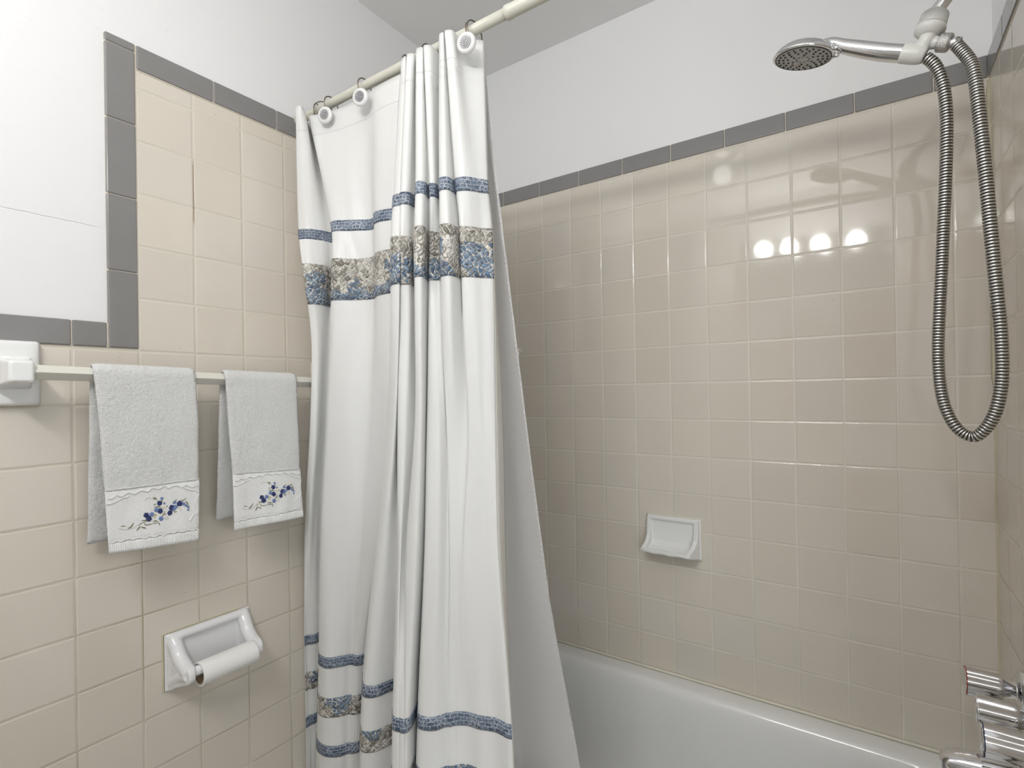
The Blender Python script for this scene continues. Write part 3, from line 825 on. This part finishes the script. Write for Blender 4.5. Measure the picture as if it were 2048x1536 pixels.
def decorate(t, S, zt, zfl, zfr, z0l, z0r, z1l, z1r, seed):
    """flat woven end: from z0 down to z1, then a ribbed hem strip.  f positions at the left and right edge"""
    f0 = lambda s: (fz(zt, zfl, z0l))*(1-s) + fz(zt, zfr, z0r)*s
    f1 = lambda s: (fz(zt, zfl, z1l))*(1-s) + fz(zt, zfr, z1r)*s
    def B(s, tt, lift=0.): return S(s, f0(s) + (f1(s) - f0(s))*tt, lift)
    def patch(name, ta, tb_, lift, mat, nu=40, nv=24, wav=0, ff=None):
        top = []; 
        for k in range(nv):
            for j in range(nu):
                s = -.006 + 1.012*j/(nu-1); tt = ta + (tb_ - ta)*k/(nv-1)
                l = lift
                if k in (0, nv-1) or j in (0, nu-1): l = -.0008
                if wav: l += wav*(.5 + .5*math.sin(j*PI))
                top.append((ff or B)(s, tt, l))
        F = [(k*nu+j, k*nu+j+1, (k+1)*nu+j+1, (k+1)*nu+j) for k in range(nv-1) for j in range(nu-1)]
        return mesh(name, top, F, mat, t)
    patch('woven_end', 0, 1, .0009, M_tband)
    # hem strip with ribs
    Hm = lambda s, tt, lift=0.: S(s, f1(s) + (1 - f1(s))*tt, lift)
    nu = 181; V = []; nv = 8
    for k in range(nv):
        for j in range(nu):
            s = -.006 + 1.012*j/(nu-1); l = .0016 + (.0011 if j % 4 < 2 else 0)*(1 if 0 < k < nv-1 else 0) + .0006*noise.noise(Vector((j*.3, k, seed)))
            if k in (0, nv-1) or j in (0, nu-1): l = -.001
            V.append(Hm(s, .03 + .97*k/(nv-1), l))
    mesh('ribbed_hem', V, [(k*nu+j, k*nu+j+1, (k+1)*nu+j+1, (k+1)*nu+j) for k in range(nv-1) for j in range(nu-1)], M_tband, t)
    # raised seam on top, wavy cords
    wv = MB()
    wv.tube([B(s, -.02, .0012) for s in frange(0, 1, 40)], .0009, 6)
    def wave(pts, amp, n, r):
        P_ = [Vector((a, b, 0)) for a, b in pts]; out = []
        n *= 3
        for k in range(n):
            f = k/(n-1)*(len(P_)-1); p = crom(P_, f); out.append(B(p.x, p.y + amp*(.6 + .5*noise.noise(Vector((k*.05, seed, 2))))*math.sin(k*.24 + 1.2*noise.noise(Vector((k*.04, seed, 7)))), .0013))
        wv.tube(out, [r*(.75 + .45*abs(math.sin(k*.12 + seed))) for k in range(n)], 6)
    wave([(.02,.13),(.25,.09),(.5,.06),(.75,.07),(.98,.13)], .035, 70, .0014)
    wave([(.0,.24),(.12,.2),(.22,.13)], .02, 12, .0012)
    wave([(.82,.12),(.93,.2),(1.,.24)], .02, 12, .0012)
    wave([(.995,.28),(.97,.45),(.99,.6),(.95,.8),(.98,.95)], .012, 22, .0012)
    wave([(.88,.80),(.93,.70),(.99,.66)], .02, 9, .0012)
    wave([(.0,1.0),(.25,.985),(.5,1.),(.75,.985),(1.,1.)], .022, 80, .0013)
    wv.build('wavy_cord', M_tband, t)
    # floral embroidery, drawn in a 1600 x 850 field over the woven end
    xl = lambda y: 245 + (y - 410)*.07; xr_ = 1850.
    def E(cx, cy, lift=.0012):
        s = (cx - xl(cy))/(xr_ - xl(cy)); yt = 410 - (cx - 245)*.106; yb = 1310 - (cx - 300)*.166
        return B(s, (cy - yt)/(yb - yt), lift)
    sc = .45/1600*.155/.45*1.0
    def blossom(mb, cx, cy, r, m):
        r *= 1.18
        for k in range(5):
            a = 2*PI*k/5 + cx; c = E(cx + math.cos(a)*r*.52, cy + math.sin(a)*r*.52, .0012)
            rad = r*.56*1.0e-4
            mb.lathe([(-.0004, rad), (.0004, rad*.95), (.0009, rad*.5), (.0010, 0)], c, (1, -.05, 0), 9, m)
    fl = MB()
    for cx, cy, r in ((885,835,40),(925,895,44),(1125,630,40),(1130,765,42),(1340,705,44),(1305,795,40),(1485,635,44)): blossom(fl, cx, cy, r, 0)
    for cx, cy, r in ((980,820,36),(1060,745,34),(1140,895,36),(1380,725,34),(1415,690,30),(1555,640,26),(1600,670,20),(1640,690,20),(1165,550,24),(1640,740,18),(1210,630,16),(1390,620,26)): blossom(fl, cx, cy, r, 1)
    for cx, cy, r in ((1045,830,16),(1030,870,12),(1200,700,12),(1180,590,10)): blossom(fl, cx, cy, r, 2)
    fl.build('flower_embroidery', [M_navy, M_blue, M_yel], t)
    lf = MB()
    sc = 1.
    G_ = [((480,1020),(520,1016),(560,1020),5),((590,1058),(640,1030),(690,960),7),((740,1100),(770,1050),(800,1020),7),((810,1030),(845,1045),(880,1058),7),((765,1010),(800,970),(850,950),4),
      ((810,920),(860,925),(900,935),6),((850,960),(880,1000),(1000,980),5),((1000,980),(1040,965),(1085,975),5),((860,950),(900,920),(990,910),4),((1000,945),(1040,930),(1090,945),6),((1090,950),(1110,980),(1120,1010),5),
      ((1000,540),(1030,545),(1080,575),7),((1010,570),(1040,540),(1060,530),5),((1020,655),(1040,650),(1050,655),7),((1020,700),(1090,690),(1150,705),6),((1350,630),(1390,600),(1435,570),6),((1370,600),(1400,590),(1440,560),5),
      ((1500,570),(1530,590),(1560,580),5),((1540,590),(1570,560),(1610,545),5),((1590,590),(1610,620),(1640,650),6),((1400,765),(1420,775),(1440,765),5),((1385,760),(1395,780),(1410,800),4),((1180,830),(1200,800),(1215,765),5),((1150,850),(1190,830),(1240,815),5),((1250,700),(1255,680),(1250,670),6)]
    for a, b, c, w in G_:
        P_ = [Vector((*a, 0)), Vector((*b, 0)), Vector((*c, 0))]; pts = [crom(P_, k/6) for k in range(13)]
        lf.tube([E(p.x, p.y, .0011) for p in pts], [w*1.7e-4*math.sin(PI*(.12 + .76*k/12)) for k in range(13)], 6, 0)
    for a, b, c in (((450,1060),(580,1080),(700,1045)),((700,1045),(740,1010),(800,985)),((870,585),(910,545),(985,540)),((1200,880),(1230,900),(1280,910)),((1220,870),(1250,860),(1280,890)),((1440,690),(1500,720),(1500,770)),((1600,640),(1660,680),(1670,720)),((1620,600),(1640,620),(1650,660))):
        P_ = [Vector((*a, 0)), Vector((*b, 0)), Vector((*c, 0))]
        lf.tube([E(*crom(P_, k/6).xy, .0010) for k in range(13)], .00035, 5, 1)
    lf.build('leaf_embroidery', [M_leaf, M_leafg], t)
ft = bar_z(-1.1)
t1, S1 = towel('hand_towel', 'white terry hand towel with blue flower embroidery, next to the exposed bar post', [(1.31,-1.1975),(1.20,-1.189),(1.0794,-1.1835),(.964,-1.178)], [(1.31,-1.0255),(1.2,-1.021),(1.0786,-1.0237),(.953,-1.0275)], (.9645, .9535), .976, -1.193, 1.)
decorate(t1, S1, ft, .9645, .9535, 1.079, 1.079, .9850, .9765, 1.)
ft = bar_z(-.87)
t2, S2 = towel('hand_towel', 'white terry hand towel with blue flower embroidery, next to the shower curtain', [(1.30,-.9640),(1.20,-.9595),(1.0792,-.9535),(.9565,-.9515)], [(1.30,-.7935),(1.2,-.7915),(1.0686,-.790),(.9518,-.7868)], (.9565, .9520), .972, -.960, 5.)
decorate(t2, S2, ft, .9565, .9520, 1.079, 1.070, .9755, .9725, 5.)

# ------------------------------------------------------------------ toilet paper holder
def holder():
    t = thing('toilet_paper_holder', (0, -.967, .686), 'white ceramic toilet paper holder with two curved arms set in the tiled wall', 'toilet paper holder')
    y0, y1, z0, z1 = -1.0575, -.8745, .6245, .7450
    mb = MB()
    mb.box((.0005, y0, z0), (.006, y1, z1))
    # raised frame: top rail and sides
    def rail(pts, r, sx=1.): mb.tube(pts, r, 16)
    rail([(.008, y0 + .010, z1 - .009), (.009, (y0+y1)/2, z1 - .009), (.008, y1 - .010, z1 - .009)], .0095)
    rail([(.006, y0 + .010, z0 + .006), (.006, y1 - .010, z0 + .006)], .0065)
    for yc, s in ((y0 + .0165, 1), (y1 - .0165, -1)):
        # arm profile in x-z, swept across y with a taper to the tip
        prof = [(.001, z1 - .002), (.012, z1 - .004), (.018, z1 - .016), (.024, z1 - .030), (.036, z1 - .043), (.054, z1 - .0505), (.072, z1 - .053), (.082, z1 - .057), (.087, z1 - .067),
                (.087, z1 - .079), (.082, z1 - .088), (.070, z1 - .094), (.050, z1 - .101), (.026, z1 - .111), (.012, z1 - .1195), (.001, z1 - .120)]
        def wid(x): return .0120 - .0050*min(1, x/.07)
        L = [(x, yc - wid(x) + s*.0030*min(1, x/.05), z) for x, z in prof]; R_ = [(x, yc + wid(x) + s*.0030*min(1, x/.05), z) for x, z in prof]
        mb.loft([L, R_])
        e = lambda x: yc + s*.0030*min(1, x/.05)
        mb.tube(smoothpath([(.006, e(0), z1 - .0145), (.016, e(.016), z1 - .026), (.030, e(.03), z1 - .046), (.052, e(.052), z1 - .061), (.0745, e(.07), z1 - .070)], .004)[0], .0142, 18)
        mb.tube(smoothpath([(.006, e(0), z0 + .016), (.022, e(.022), z0 + .026), (.046, e(.046), z0 + .038), (.0745, e(.07), z1 - .0735)], .004)[0], .0132, 18)
        mb.tube([(.007, e(0), z) for z in frange(z0 + .014, z1 - .014, 8)], .0135, 18)
    o = mb.build('ceramic_body', M_cer2, t); ceramic(o, .0013, 22, .6)
    g = MB()
    for k in range(60):
        f = k/59; a = noise.noise(Vector((f*30, 1, 1)))
        g.lathe([(-.002, .0020 + .001*a), (.0012 + .0008*a, .0018), (.0016, .0006)], (.0006, y0 + (y1-y0)*f*.86, z1 + .0012 + .0012*a), (1, 0, 0), 6)
        g.lathe([(-.002, .0022 + .001*a), (.0012 + .0008*a, .0018), (.0016, .0006)], (.0006, y0 - .0014 - .001*a, z0 + (z1-z0)*f), (1, 0, 0), 6)
    g.build('old_sealant', M_caulk, t)
    sx, sz = .071, .6745
    MB().lathe([(0, .004), (.004, .004), (.0045, .0065), (.010, .0065), (.011, .0100), (.072, .0100), (.0725, .0082), (.131, .0082), (.132, .0060), (.138, .0060), (.139, .004), (.143, .004)],
               (sx, -1.0375, sz), (0, 1, 0), 24).build('spindle', M_cer2, t)
    # nearly used roll hanging on the spindle
    rt = thing('toilet_paper_roll', (sx, -.957, .6625), 'nearly finished white toilet paper roll on its cardboard tube', 'toilet paper')
    cz = sz - .0098; ya, yb = -1.0195, -.9010
    def ring(r, y, sd=0): return [(sx + r*math.cos(2*PI*k/48)*(1 + .006*noise.noise(Vector((k*.4, y*20, sd)))), y, cz + r*math.sin(2*PI*k/48)) for k in range(48)]
    ro, ri = .0250, .0212
    m = MB(); ys = frange(ya, yb, 24)
    rings = [ring(ri, ya), ring(ro - .0006, ya - .0002)] + [ring(ro, y, 2) for y in ys[0:]] + [ring(ro - .0006, yb + .0002), ring(ri, yb)]
    rings.append(ring(ri, ya)); m.loft(rings, caps=False)
    m.build('paper_wrap', M_paper, rt)
    m = MB(); m.loft([ring(ri - .0001, ya + .0004), ring(ri - .0001, yb - .0004), ring(ri - .0012, yb - .0004), ring(ri - .0012, ya + .0004), ring(ri - .0001, ya + .0004)], caps=False)
    m.build('cardboard_tube', M_core, rt)
holder()

# ------------------------------------------------------------------ soap dish
def soap():
    t = thing('soap_dish', (.764, 0, .812), 'white ceramic soap dish with a scooped tray set in the tiled back wall', 'soap dish')
    x0, x1, z0, z1 = .6845, .8415, .7555, .8725
    mb = MB(); mb.box((x0, -.009, z0), (x1, -.0005, z1))
    # rolled rim on top and sides
    mb.tube([(x0 + .007, -.012, z1 - .007), ((x0+x1)/2, -.012, z1 - .007), (x1 - .007, -.012, z1 - .007)], .0065, 14)
    def side(xc, w, lean):
        prof = [(-.001, z1 - .001), (-.014, z1 - .002), (-.018, z1 - .012), (-.0185, z1 - .040), (-.022, z1 - .060), (-.034, z1 - .076), (-.054, z1 - .087), (-.062, z1 - .092), (-.062, z1 - .099), (-.050, z1 - .104), (-.020, z1 - .112), (-.001, z1 - .114)]
        A = [(xc - w + lean*abs(y), y, z) for y, z in prof]; B = [(xc + w + lean*abs(y), y, z) for y, z in prof]
        mb.loft([A, B])
    side(x0 + .006, .0055, -.10); side(x1 - .008, .0065, -.25)
    # tray
    prof = [(-.001, z1 - .074), (-.010, z1 - .078), (-.018, z1 - .089), (-.034, z1 - .096), (-.052, z1 - .0965), (-.061, z1 - .091), (-.0645, z1 - .092), (-.064, z1 - .100), (-.050, z1 - .106), (-.020, z1 - .113), (-.001, z1 - .115)]
    rings = []
    for x in frange(x0 + .002, x1 - .004, 24):
        f = (x - x0)/(x1 - x0); e = .0035*math.sin(f*PI*1.0) 
        rings.append([((x - .012*f*abs(y)/.06), y*(1 + .05*math.sin(PI*f)), z + (.0012*math.sin(f*19) if y < -.05 else 0)) for y, z in prof])
    mb.loft(rings)
    o = mb.build('ceramic_body', M_cer, t); ceramic(o, .0014, 8, .5)
    g = MB().box((x0 - .003, -.0022, z0 - .003), (x1 + .003, -.0002, z1 + .003)).build('grout_edge', M_white_caulk, t, smooth=False)
soap()

# ------------------------------------------------------------------ shower
SY = -.36
def shower():
    t = thing('shower_pipe', (W, SY, 1.98), 'chrome shower pipe with white plastic diverter and holder high on the end wall', 'shower arm')
    arm = smoothpath([(W + .001, SY, 2.005), (1.455, SY, 2.003), (1.425, SY, 1.990), (1.400, SY, 1.964), (1.372, SY, 1.929), (1.3580, SY, 1.9115)], .004)[0]
    MB().tube(arm, .0108, 24).build('arm_pipe', M_chrome, t)
    MB().lathe([(0, .032), (.004, .031), (.010, .024), (.014, .014), (.016, .012)], (W - .0003, SY, 2.005), (-1, 0, -.03), 36).build('wall_flange', M_chrome, t)
    a = Vector((1.3520, SY, 1.9045)); d = (Vector((1.3415, SY, 1.878)) - Vector((1.360, SY, 1.914))).normalized()
    d2 = Vector((.20, 0, -1)).normalized()
    nut0 = Vector((1.3585, SY, 1.9115))
    MB().lathe([(0, .0135), (.001, .0170), (.004, .0195), (.024, .0215), (.025, .0200)], nut0, (-.30, -.10, -1), 40).build('swivel_nut', M_wplast, t)
    MB().lathe([(0, .0206), (.0012, .0212), (.0013, .0206)], nut0 + Vector((-.30, -.10, -1)).normalized()*.0243, (-.30, -.10, -1), 40).build('nut_seam', M_dark, t)
    rb = MB()
    ax = Vector((-.30, -.10, -1)).normalized(); u = ax.orthogonal().normalized(); w = ax.cross(u)
    for k in range(64):
        an = 2*PI*k/64; rd = (u*math.cos(an) + w*math.sin(an)); p = nut0 + rd*.0203
        rb.tube([p + ax*.005, p + rd*.0010 + ax*.022], .0007, 5)
    rb.build('grip_ribs', M_wplast, t)
    c0 = nut0 + ax*.0252
    MB().lathe([(0, .0195), (.001, .0225), (.005, .0237), (.009, .0232), (.014, .018), (.018, .014)], c0, ax, 40).build('collar', M_wplast, t)
    # diverter body bending down to the cradle
    b0 = c0 + ax*.010
    mb = MB()
    body = smoothpath([b0, b0 + ax*.014, Vector((1.3370, SY, 1.8550)), Vector((1.3320, SY, 1.8480))], .003)[0]
    mb.tube(body, [.0125]*len(body), 20)
    # side outlet
    o0 = Vector((1.3420, SY, 1.8650)); od = Vector((1.3800, SY - .006, 1.8455)) - o0; od.normalize()
    mb.lathe([(0, .011), (.012, .0105), (.0235, .0100), (.024, .0085)], o0, od, 20)
    # cradle: barrel round the handle end
    h0 = Vector((1.3085, SY, 1.8580)); h1 = Vector((1.3400, SY, 1.8430)); hd_ = (h1 - h0).normalized()
    mb.lathe([(0, .0140), (.001, .0160), (.018, .0165), (.028, .0160), (.036, .0140), (.0385, .0115)], h0, hd_, 28)
    ob = mb.build('diverter_body', M_wplast, t); ceramic(ob, .0010, 4, .5)
    # hand shower
    hs = thing('hand_shower', (1.15, SY, 1.90), 'chrome hand-held shower head resting in the white holder above the tub', 'shower head')
    C = Vector((1.1521, SY, 1.9124)); n = Vector((-.20, .08, -1)).normalized()     # spray face centre and direction
    u = Vector((1, 0, 0)); u = (u - n*u.dot(n)).normalized(); w = n.cross(u)
    R0 = .0535
    shell = MB()
    prof = [(-.0235, .0), (-.0230, .014), (-.0210, .027), (-.0170, .038), (-.011, .0470), (-.005, .0525), (-.000, .0552), (.0030, .0558), (.0048, .0545), (.0052, .0500), (.0048, .0)]
    shell.lathe(prof, C, n, 56)
    hb = C + u*.002 - n*.0110
    path = smoothpath([hb, C + u*.024 - n*.0105, Vector((1.2010, SY, 1.9165)), Vector((1.2221, SY, 1.9040)), Vector((1.2420, SY, 1.8925)), Vector((1.2615, SY, 1.8813)), Vector((1.2844, SY, 1.8690)), Vector((1.3120, SY, 1.8560))], .004)[0]
    m_ = len(path); rad = []
    for k in range(m_):
        f = k/(m_ - 1)
        rad.append(.0122 + .0030*math.sin(PI*max(0, min(1, (f-.35)/.45))*.5) + .0018*max(0, .3 - f)/.3)
    shell.tube(path, rad, 28)
    sh = shell.build('handle_shell', M_chrome, hs); ceramic(sh, .0011, 5, .5)
    face = MB().lathe([(.0030, .0490), (.0056, .0488), (.0064, .0470), (.0068, .030), (.0070, .0)], C, n, 56).build('spray_face', M_gface, hs)
    MB().lathe([(.0048, .0488), (.0058, .0494), (.0062, .0503), (.0050, .0508)], C, n, 56).build('face_seam', M_dark, hs)
    nz0 = None
    base = MB().lathe([(-.001, .0021), (.0008, .0019), (.0012, .0009)], (0, 0, 0), n, 10).build('nozzle', M_nozzle, face)
    spots = []
    for ring, cnt, ph in ((.0435, 24, 0), (.0355, 18, .1), (.0275, 12, .2), (.0195, 6, .3)):
        for k in range(cnt): spots.append((ring, 2*PI*k/cnt + ph))
    for k, (rg, an) in enumerate(spots):
        o = base if k == 0 else base.copy()
        if k: COL.objects.link(o)
        o.parent = face; o.matrix_parent_inverse = Matrix.Identity(4)
        o.location = C + (u*math.cos(an) + w*math.sin(an))*rg + n*.0070
    for ch in face.children: ch.location = ch.location - hs.location
    face.matrix_parent_inverse = Matrix.Translation(-hs.location)
    for ch in face.children: ch.location = ch.location + hs.location
    soft = MB()
    for k in range(9):
        an = 2*PI*k/9; p = C + (u*math.cos(an) + w*math.sin(an))*.0115 + n*.0066
        soft.lathe([(-.001, .0026), (.0006, .0024), (.0009, .001)], p, n, 10)
    soft.build('soft_nozzles', plain('grey_nozzle', (.22,.22,.22), .5), face)
    lv = smoothpath([C + u*.047 + w*.012 + n*.003, C + u*.060 + w*.010 + n*.007, C + u*.062 + w*.0 + n*.009, C + u*.056 - w*.008 + n*.007, C + u*.046 - w*.012 + n*.003], .002)[0]
    MB().tube(lv, .0016, 10).build('mode_lever', M_chrome, hs)
    # hose
    ho = thing('shower_hose', (1.40, SY, 1.16), 'ribbed steel shower hose hanging in a long loop from the diverter', 'shower hose')
    ctrl = HOSE
    cn0 = o0 + od*.0245
    pts, L = smoothpath([cn0 + od*.022] + ctrl[2:], .00066)
    rad = []; pitch = .0053; mats = []
    for k in range(len(pts)):
        rad.append((.0080, .0080, .0093, .0096, .0097, .0097, .0096, .0093)[k % 8])
    mb = MB(); mb.tube(pts, rad, 14, 0)
    nseg = 14; 
    for k in range(len(pts) - 1):
        if k % 8 in (0, 1, 7):
            for j in range(nseg): mb.M[k*nseg + j] = 1
    mb.build('ribbed_hose', [M_chrome_d, M_groove], ho)
    MB().lathe([(0, .0115), (.001, .0142), (.003, .0150), (.015, .0150), (.0175, .0140), (.018, .010)], cn0 - od*.003, od, 36).build('coupling_nut', M_chrome_k, ho)
    MB().lathe([(0, .0100), (.012, .0100), (.0125, .0092), (.016, .0092)], cn0 + od*.013, od, 28).build('end_sleeve', M_chrome, ho)
M_chrome_k = N('knurled_chrome')
_p = M_chrome_k.pos()
M_chrome_k = M_chrome_k.done(M_chrome_k.bsdf((.62,.61,.60), .28, 1., M_chrome_k.bump(M_chrome_k.noise(_p, 900., 1.), 1., .0012)))
HOSE = [(1.3804, -0.36, 1.8435), (1.3923, -0.3707, 1.8244), (1.4005, -0.381, 1.7988), (1.4053, -0.3903, 1.7645), (1.408, -0.3981, 1.7099), (1.4118, -0.4042, 1.636), (1.4162, -0.4082, 1.5515), (1.4203, -0.4099, 1.4687), (1.4248, -0.4093, 1.3951), (1.4287, -0.4064, 1.3383), (1.4305, -0.4014, 1.2817), (1.4292, -0.3944, 1.241), (1.4233, -0.3858, 1.2037), (1.413, -0.376, 1.1771), (1.4001, -0.3654, 1.1615), (1.3844, -0.36, 1.1667), (1.3699, -0.36, 1.1873), (1.3595, -0.36, 1.2199), (1.3545, -0.36, 1.2598), (1.3532, -0.36, 1.3131), (1.3562, -0.36, 1.3839), (1.36, -0.36, 1.4543), (1.3638, -0.36, 1.5333), (1.3677, -0.36, 1.6119), (1.3699, -0.36, 1.673), (1.3706, -0.36, 1.7257), (1.3679, -0.36, 1.7707), (1.3628, -0.36, 1.799), (1.3548, -0.36, 1.8214), (1.3438, -0.36, 1.8371)]
shower()

# ------------------------------------------------------------------ tub faucet
def grip(t, y, z, x0, x1, col, r0=.0265, r1=.0245, ph=0):
    """lobed chrome knob between x0 (tip) and x1"""
    mb = MB(); rings = []
    for f in (0, .012, .04, .15, .35, .6, .85, .965, 1.):
        x = x0 + (x1 - x0)*f; r = (r0 + (r1 - r0)*f)*(.965 if f in (0, 1.) else 1)
        ring = []
        for k in range(60):
            a = 2*PI*k/60; lob = 1 - .17*(.5 + .5*math.cos(5*a + ph))**2
            ring.append((x, y + r*lob*math.cos(a), z + r*lob*math.sin(a)))
        rings.append(ring)
    mb.loft(rings).build('lobed_grip', M_chrome, t, auto=50)
    cp = MB(); rings = []
    for x, s in ((x0 + .003, .86), (x0 - .0005, .93), (x0 - .0022, .84), (x0 - .004, .55), (x0 - .0046, .02)):
        rings.append([(x, y + r0*s*(1 - .17*(.5 + .5*math.cos(5*a + ph))**2)*math.cos(a), z + r0*s*(1 - .17*(.5 + .5*math.cos(5*a + ph))**2)*math.sin(a)) for a in [2*PI*k/60 for k in range(60)]])
    cp.loft(rings).build('end_button', M_chrome, t)
    if col:
        rg = MB(); pts = []
        for k in range(61):
            a = 2*PI*k/60; q = r0*.955*(1 - .17*(.5 + .5*math.cos(5*a + ph))**2); pts.append((x0 + .0004, y + q*math.cos(a), z + q*math.sin(a)))
        rg.tube(pts, .0013, 8).build('colour_ring', col, t)
    MB().lathe([(0, .0155), (.018, .0150), (.0185, .017), (.024, .0175)], (x1 - .001, y, z), (1, 0, 0), 32).build('stem_sleeve', M_chrome, t)
    MB().lathe([(0, .018), (.003, .030), (.006, .034), (.012, .0355), (.0155, .0355)], (W - .016, y, z), (1, 0, 0), 44).build('wall_flange', M_chrome, t)
fh = thing('faucet_handle', (W, -.25, .69), 'chrome lobed faucet handle with a red ring, farthest from the curtain', 'faucet handle', 'chrome tub faucet handles')
grip(fh, -.25, .690, 1.394, 1.445, M_red, ph=.4)
fh = thing('faucet_handle', (W, -.355, .685), 'plain chrome faucet handle between the red-ringed and dark-ringed ones', 'faucet handle', 'chrome tub faucet handles')
grip(fh, -.355, .688, 1.397, 1.450, None, ph=1.5)
fh = thing('faucet_handle', (W, -.455, .688), 'chrome lobed faucet handle with a dark blue ring, closest to the camera', 'faucet handle', 'chrome tub faucet handles')
M_bluering = plain('dark_blue_ring', (.02,.03,.07), .35)
grip(fh, -.455, .692, 1.391, 1.446, M_bluering, ph=.2, r0=.0270)
sp = thing('tub_spout', (W, -.36, .575), 'chrome tub spout below the three faucet handles', 'tub spout')
mb = MB(); rings = []
for x, hw, top, bot in ((1.4795, .030, .614, .554), (1.470, .030, .616, .552), (1.44, .0285, .616, .555), (1.405, .0265, .613, .558), (1.375, .0245, .609, .5605), (1.357, .0225, .6045, .5625), (1.3485, .0185, .5985, .565), (1.3455, .012, .592, .5695)):
    cz = (top + bot)/2; hz = (top - bot)/2
    rings.append([(x, -.36 + hw*math.copysign(abs(math.cos(a))**.62, math.cos(a)), cz + hz*math.copysign(abs(math.sin(a))**.62, math.sin(a))) for a in [2*PI*k/48 for k in range(48)]])
mb.loft(rings).build('spout_body', M_chrome, sp)
MB().lathe([(0, .012), (.010, .0115), (.0105, .009)], (1.366, -.36, .5655), (0, 0, -1), 24).build('spout_outlet', M_chrome, sp)

# ------------------------------------------------------------------ things behind the camera that light and mirror the room
def lamp(name, loc, r, e, col):
    l = bpy.data.lights.new(name, 'POINT'); l.shadow_soft_size = r; l.energy = e; l.color = col
    o = bpy.data.objects.new(name, l); COL.objects.link(o); o.location = loc
    return o
vl = thing('vanity_light', (.95, YF, 2.10), 'chrome vanity light bar with four round bulbs over the mirror, behind the camera', 'light fixture')
MB().box((.60, YF + .0005, 2.045), (1.30, YF + .03, 2.155)).build('backplate', M_chrome, vl, smooth=False, bevel=.004)
BULB = []
for x in (.72, .865, 1.025, 1.185):
    lamp('bulb_light', (x, YF + .088, 2.10), .040, 7.5, (1., .99, .97))
    MB().lathe([(0, .03), (.010, .028), (.014, .018)], (x, YF + .0295, 2.10), (0, 1, 0), 28).build('bulb_socket', M_chrome, vl)
mr = thing('wall_mirror', (.95, YF, 1.5), 'frameless wall mirror over the vanity, behind the camera', 'mirror')
MB().box((.55, YF + .0005, 1.05), (1.35, YF + .006, 2.02)).build('mirror_pane', M_mirror, mr, smooth=False, bevel=.001)
vc = thing('vanity_cabinet', (.95, YF + .2, 0), 'white vanity cabinet with basin, behind the camera', 'cabinet')
MB().box((.56, YF + .001, .0), (1.34, YF + .34, .78)).build('cabinet_body', M_wood, vc, smooth=False, bevel=.003)
MB().box((.55, YF + .001, .7805), (1.35, YF + .36, .815)).build('countertop', M_cer, vc, smooth=False, bevel=.006)
for x in (.765, 1.135):
    d = MB().box((x - .18, YF + .3405, .08), (x + .18, YF + .358, .74)).build('cabinet_door', M_wood, vc, smooth=False, bevel=.003)
    MB().lathe([(0, .006), (.010, .006), (.012, .012), (.02, .013), (.024, .006)], (x + (.14 if x < 1 else -.14), YF + .358, .6), (0, 1, 0), 20).build('door_knob', M_chrome, d)
cf = thing('ceiling_light', (.63, -1.25, CEIL), 'round frosted glass ceiling light, out of view above the camera', 'light fixture')
MB().lathe([(0, .10), (.012, .102), (.016, .095)], (.63, -1.25, CEIL - .0005), (0, 0, -1), 40).build('fixture_rim', M_chrome, cf)
lamp('ceiling_globe_light', (.63, -1.25, CEIL - .095), .045, .4, (1., .985, .97))

# ------------------------------------------------------------------ light levels
al = bpy.data.lights.new('doorway_fill_light', 'AREA'); al.shape = 'RECTANGLE'; al.size = DX1 - DX0; al.size_y = 1.95; al.energy = 15.; al.color = (.95, .98, 1.)  # invented fill light behind the doorway, lifts the lower surfaces
alo = bpy.data.objects.new('doorway_fill_light', al); COL.objects.link(alo); alo.location = ((DX0 + DX1)/2, YF - .13, 1.02); alo.rotation_euler = (PI/2, 0, 0)
wd = bpy.data.worlds.new('w'); SC.world = wd; wd.use_nodes = True
wd.node_tree.nodes['Background'].inputs[0].default_value = (1, 1, 1, 1); wd.node_tree.nodes['Background'].inputs[1].default_value = .05

# ------------------------------------------------------------------ camera
cam = bpy.data.cameras.new('camera'); co = bpy.data.objects.new('camera', cam); COL.objects.link(co)
yaw, pit, rol = -.598, .0025, -.016
fw = Vector((math.sin(yaw)*math.cos(pit), math.cos(yaw)*math.cos(pit), math.sin(pit)))
rt = Vector((math.cos(yaw), -math.sin(yaw), 0)); up = rt.cross(fw)
r2 = rt*math.cos(rol) + up*math.sin(rol); u2 = -rt*math.sin(rol) + up*math.cos(rol)
co.matrix_world = Matrix(((r2.x, u2.x, -fw.x, 1.2545), (r2.y, u2.y, -fw.y, -1.5436), (r2.z, u2.z, -fw.z, 1.2494), (0, 0, 0, 1)))
cam.sensor_width = 36; cam.lens = 36*1039.06/2048; cam.clip_start = .01
cam.shift_x = -(1035.08 - 1024)/2048; cam.shift_y = (782.62 - 768)/2048
SC.camera = co
SC.view_settings.view_transform = 'Standard'; SC.view_settings.look = 'None'; SC.view_settings.gamma = 1; SC.view_settings.use_curve_mapping = False
SC.view_settings.exposure = 0.
SC.cycles.use_denoising = True
SC.cycles.use_light_tree = False; SC.cycles.max_bounces = 6; SC.cycles.diffuse_bounces = 4; SC.cycles.glossy_bounces = 4; SC.cycles.transmission_bounces = 3
SC.cycles.caustics_reflective = False; SC.cycles.caustics_refractive = False
SC.cycles.use_adaptive_sampling = True; SC.cycles.adaptive_threshold = .045; SC.cycles.sample_clamp_indirect = 6
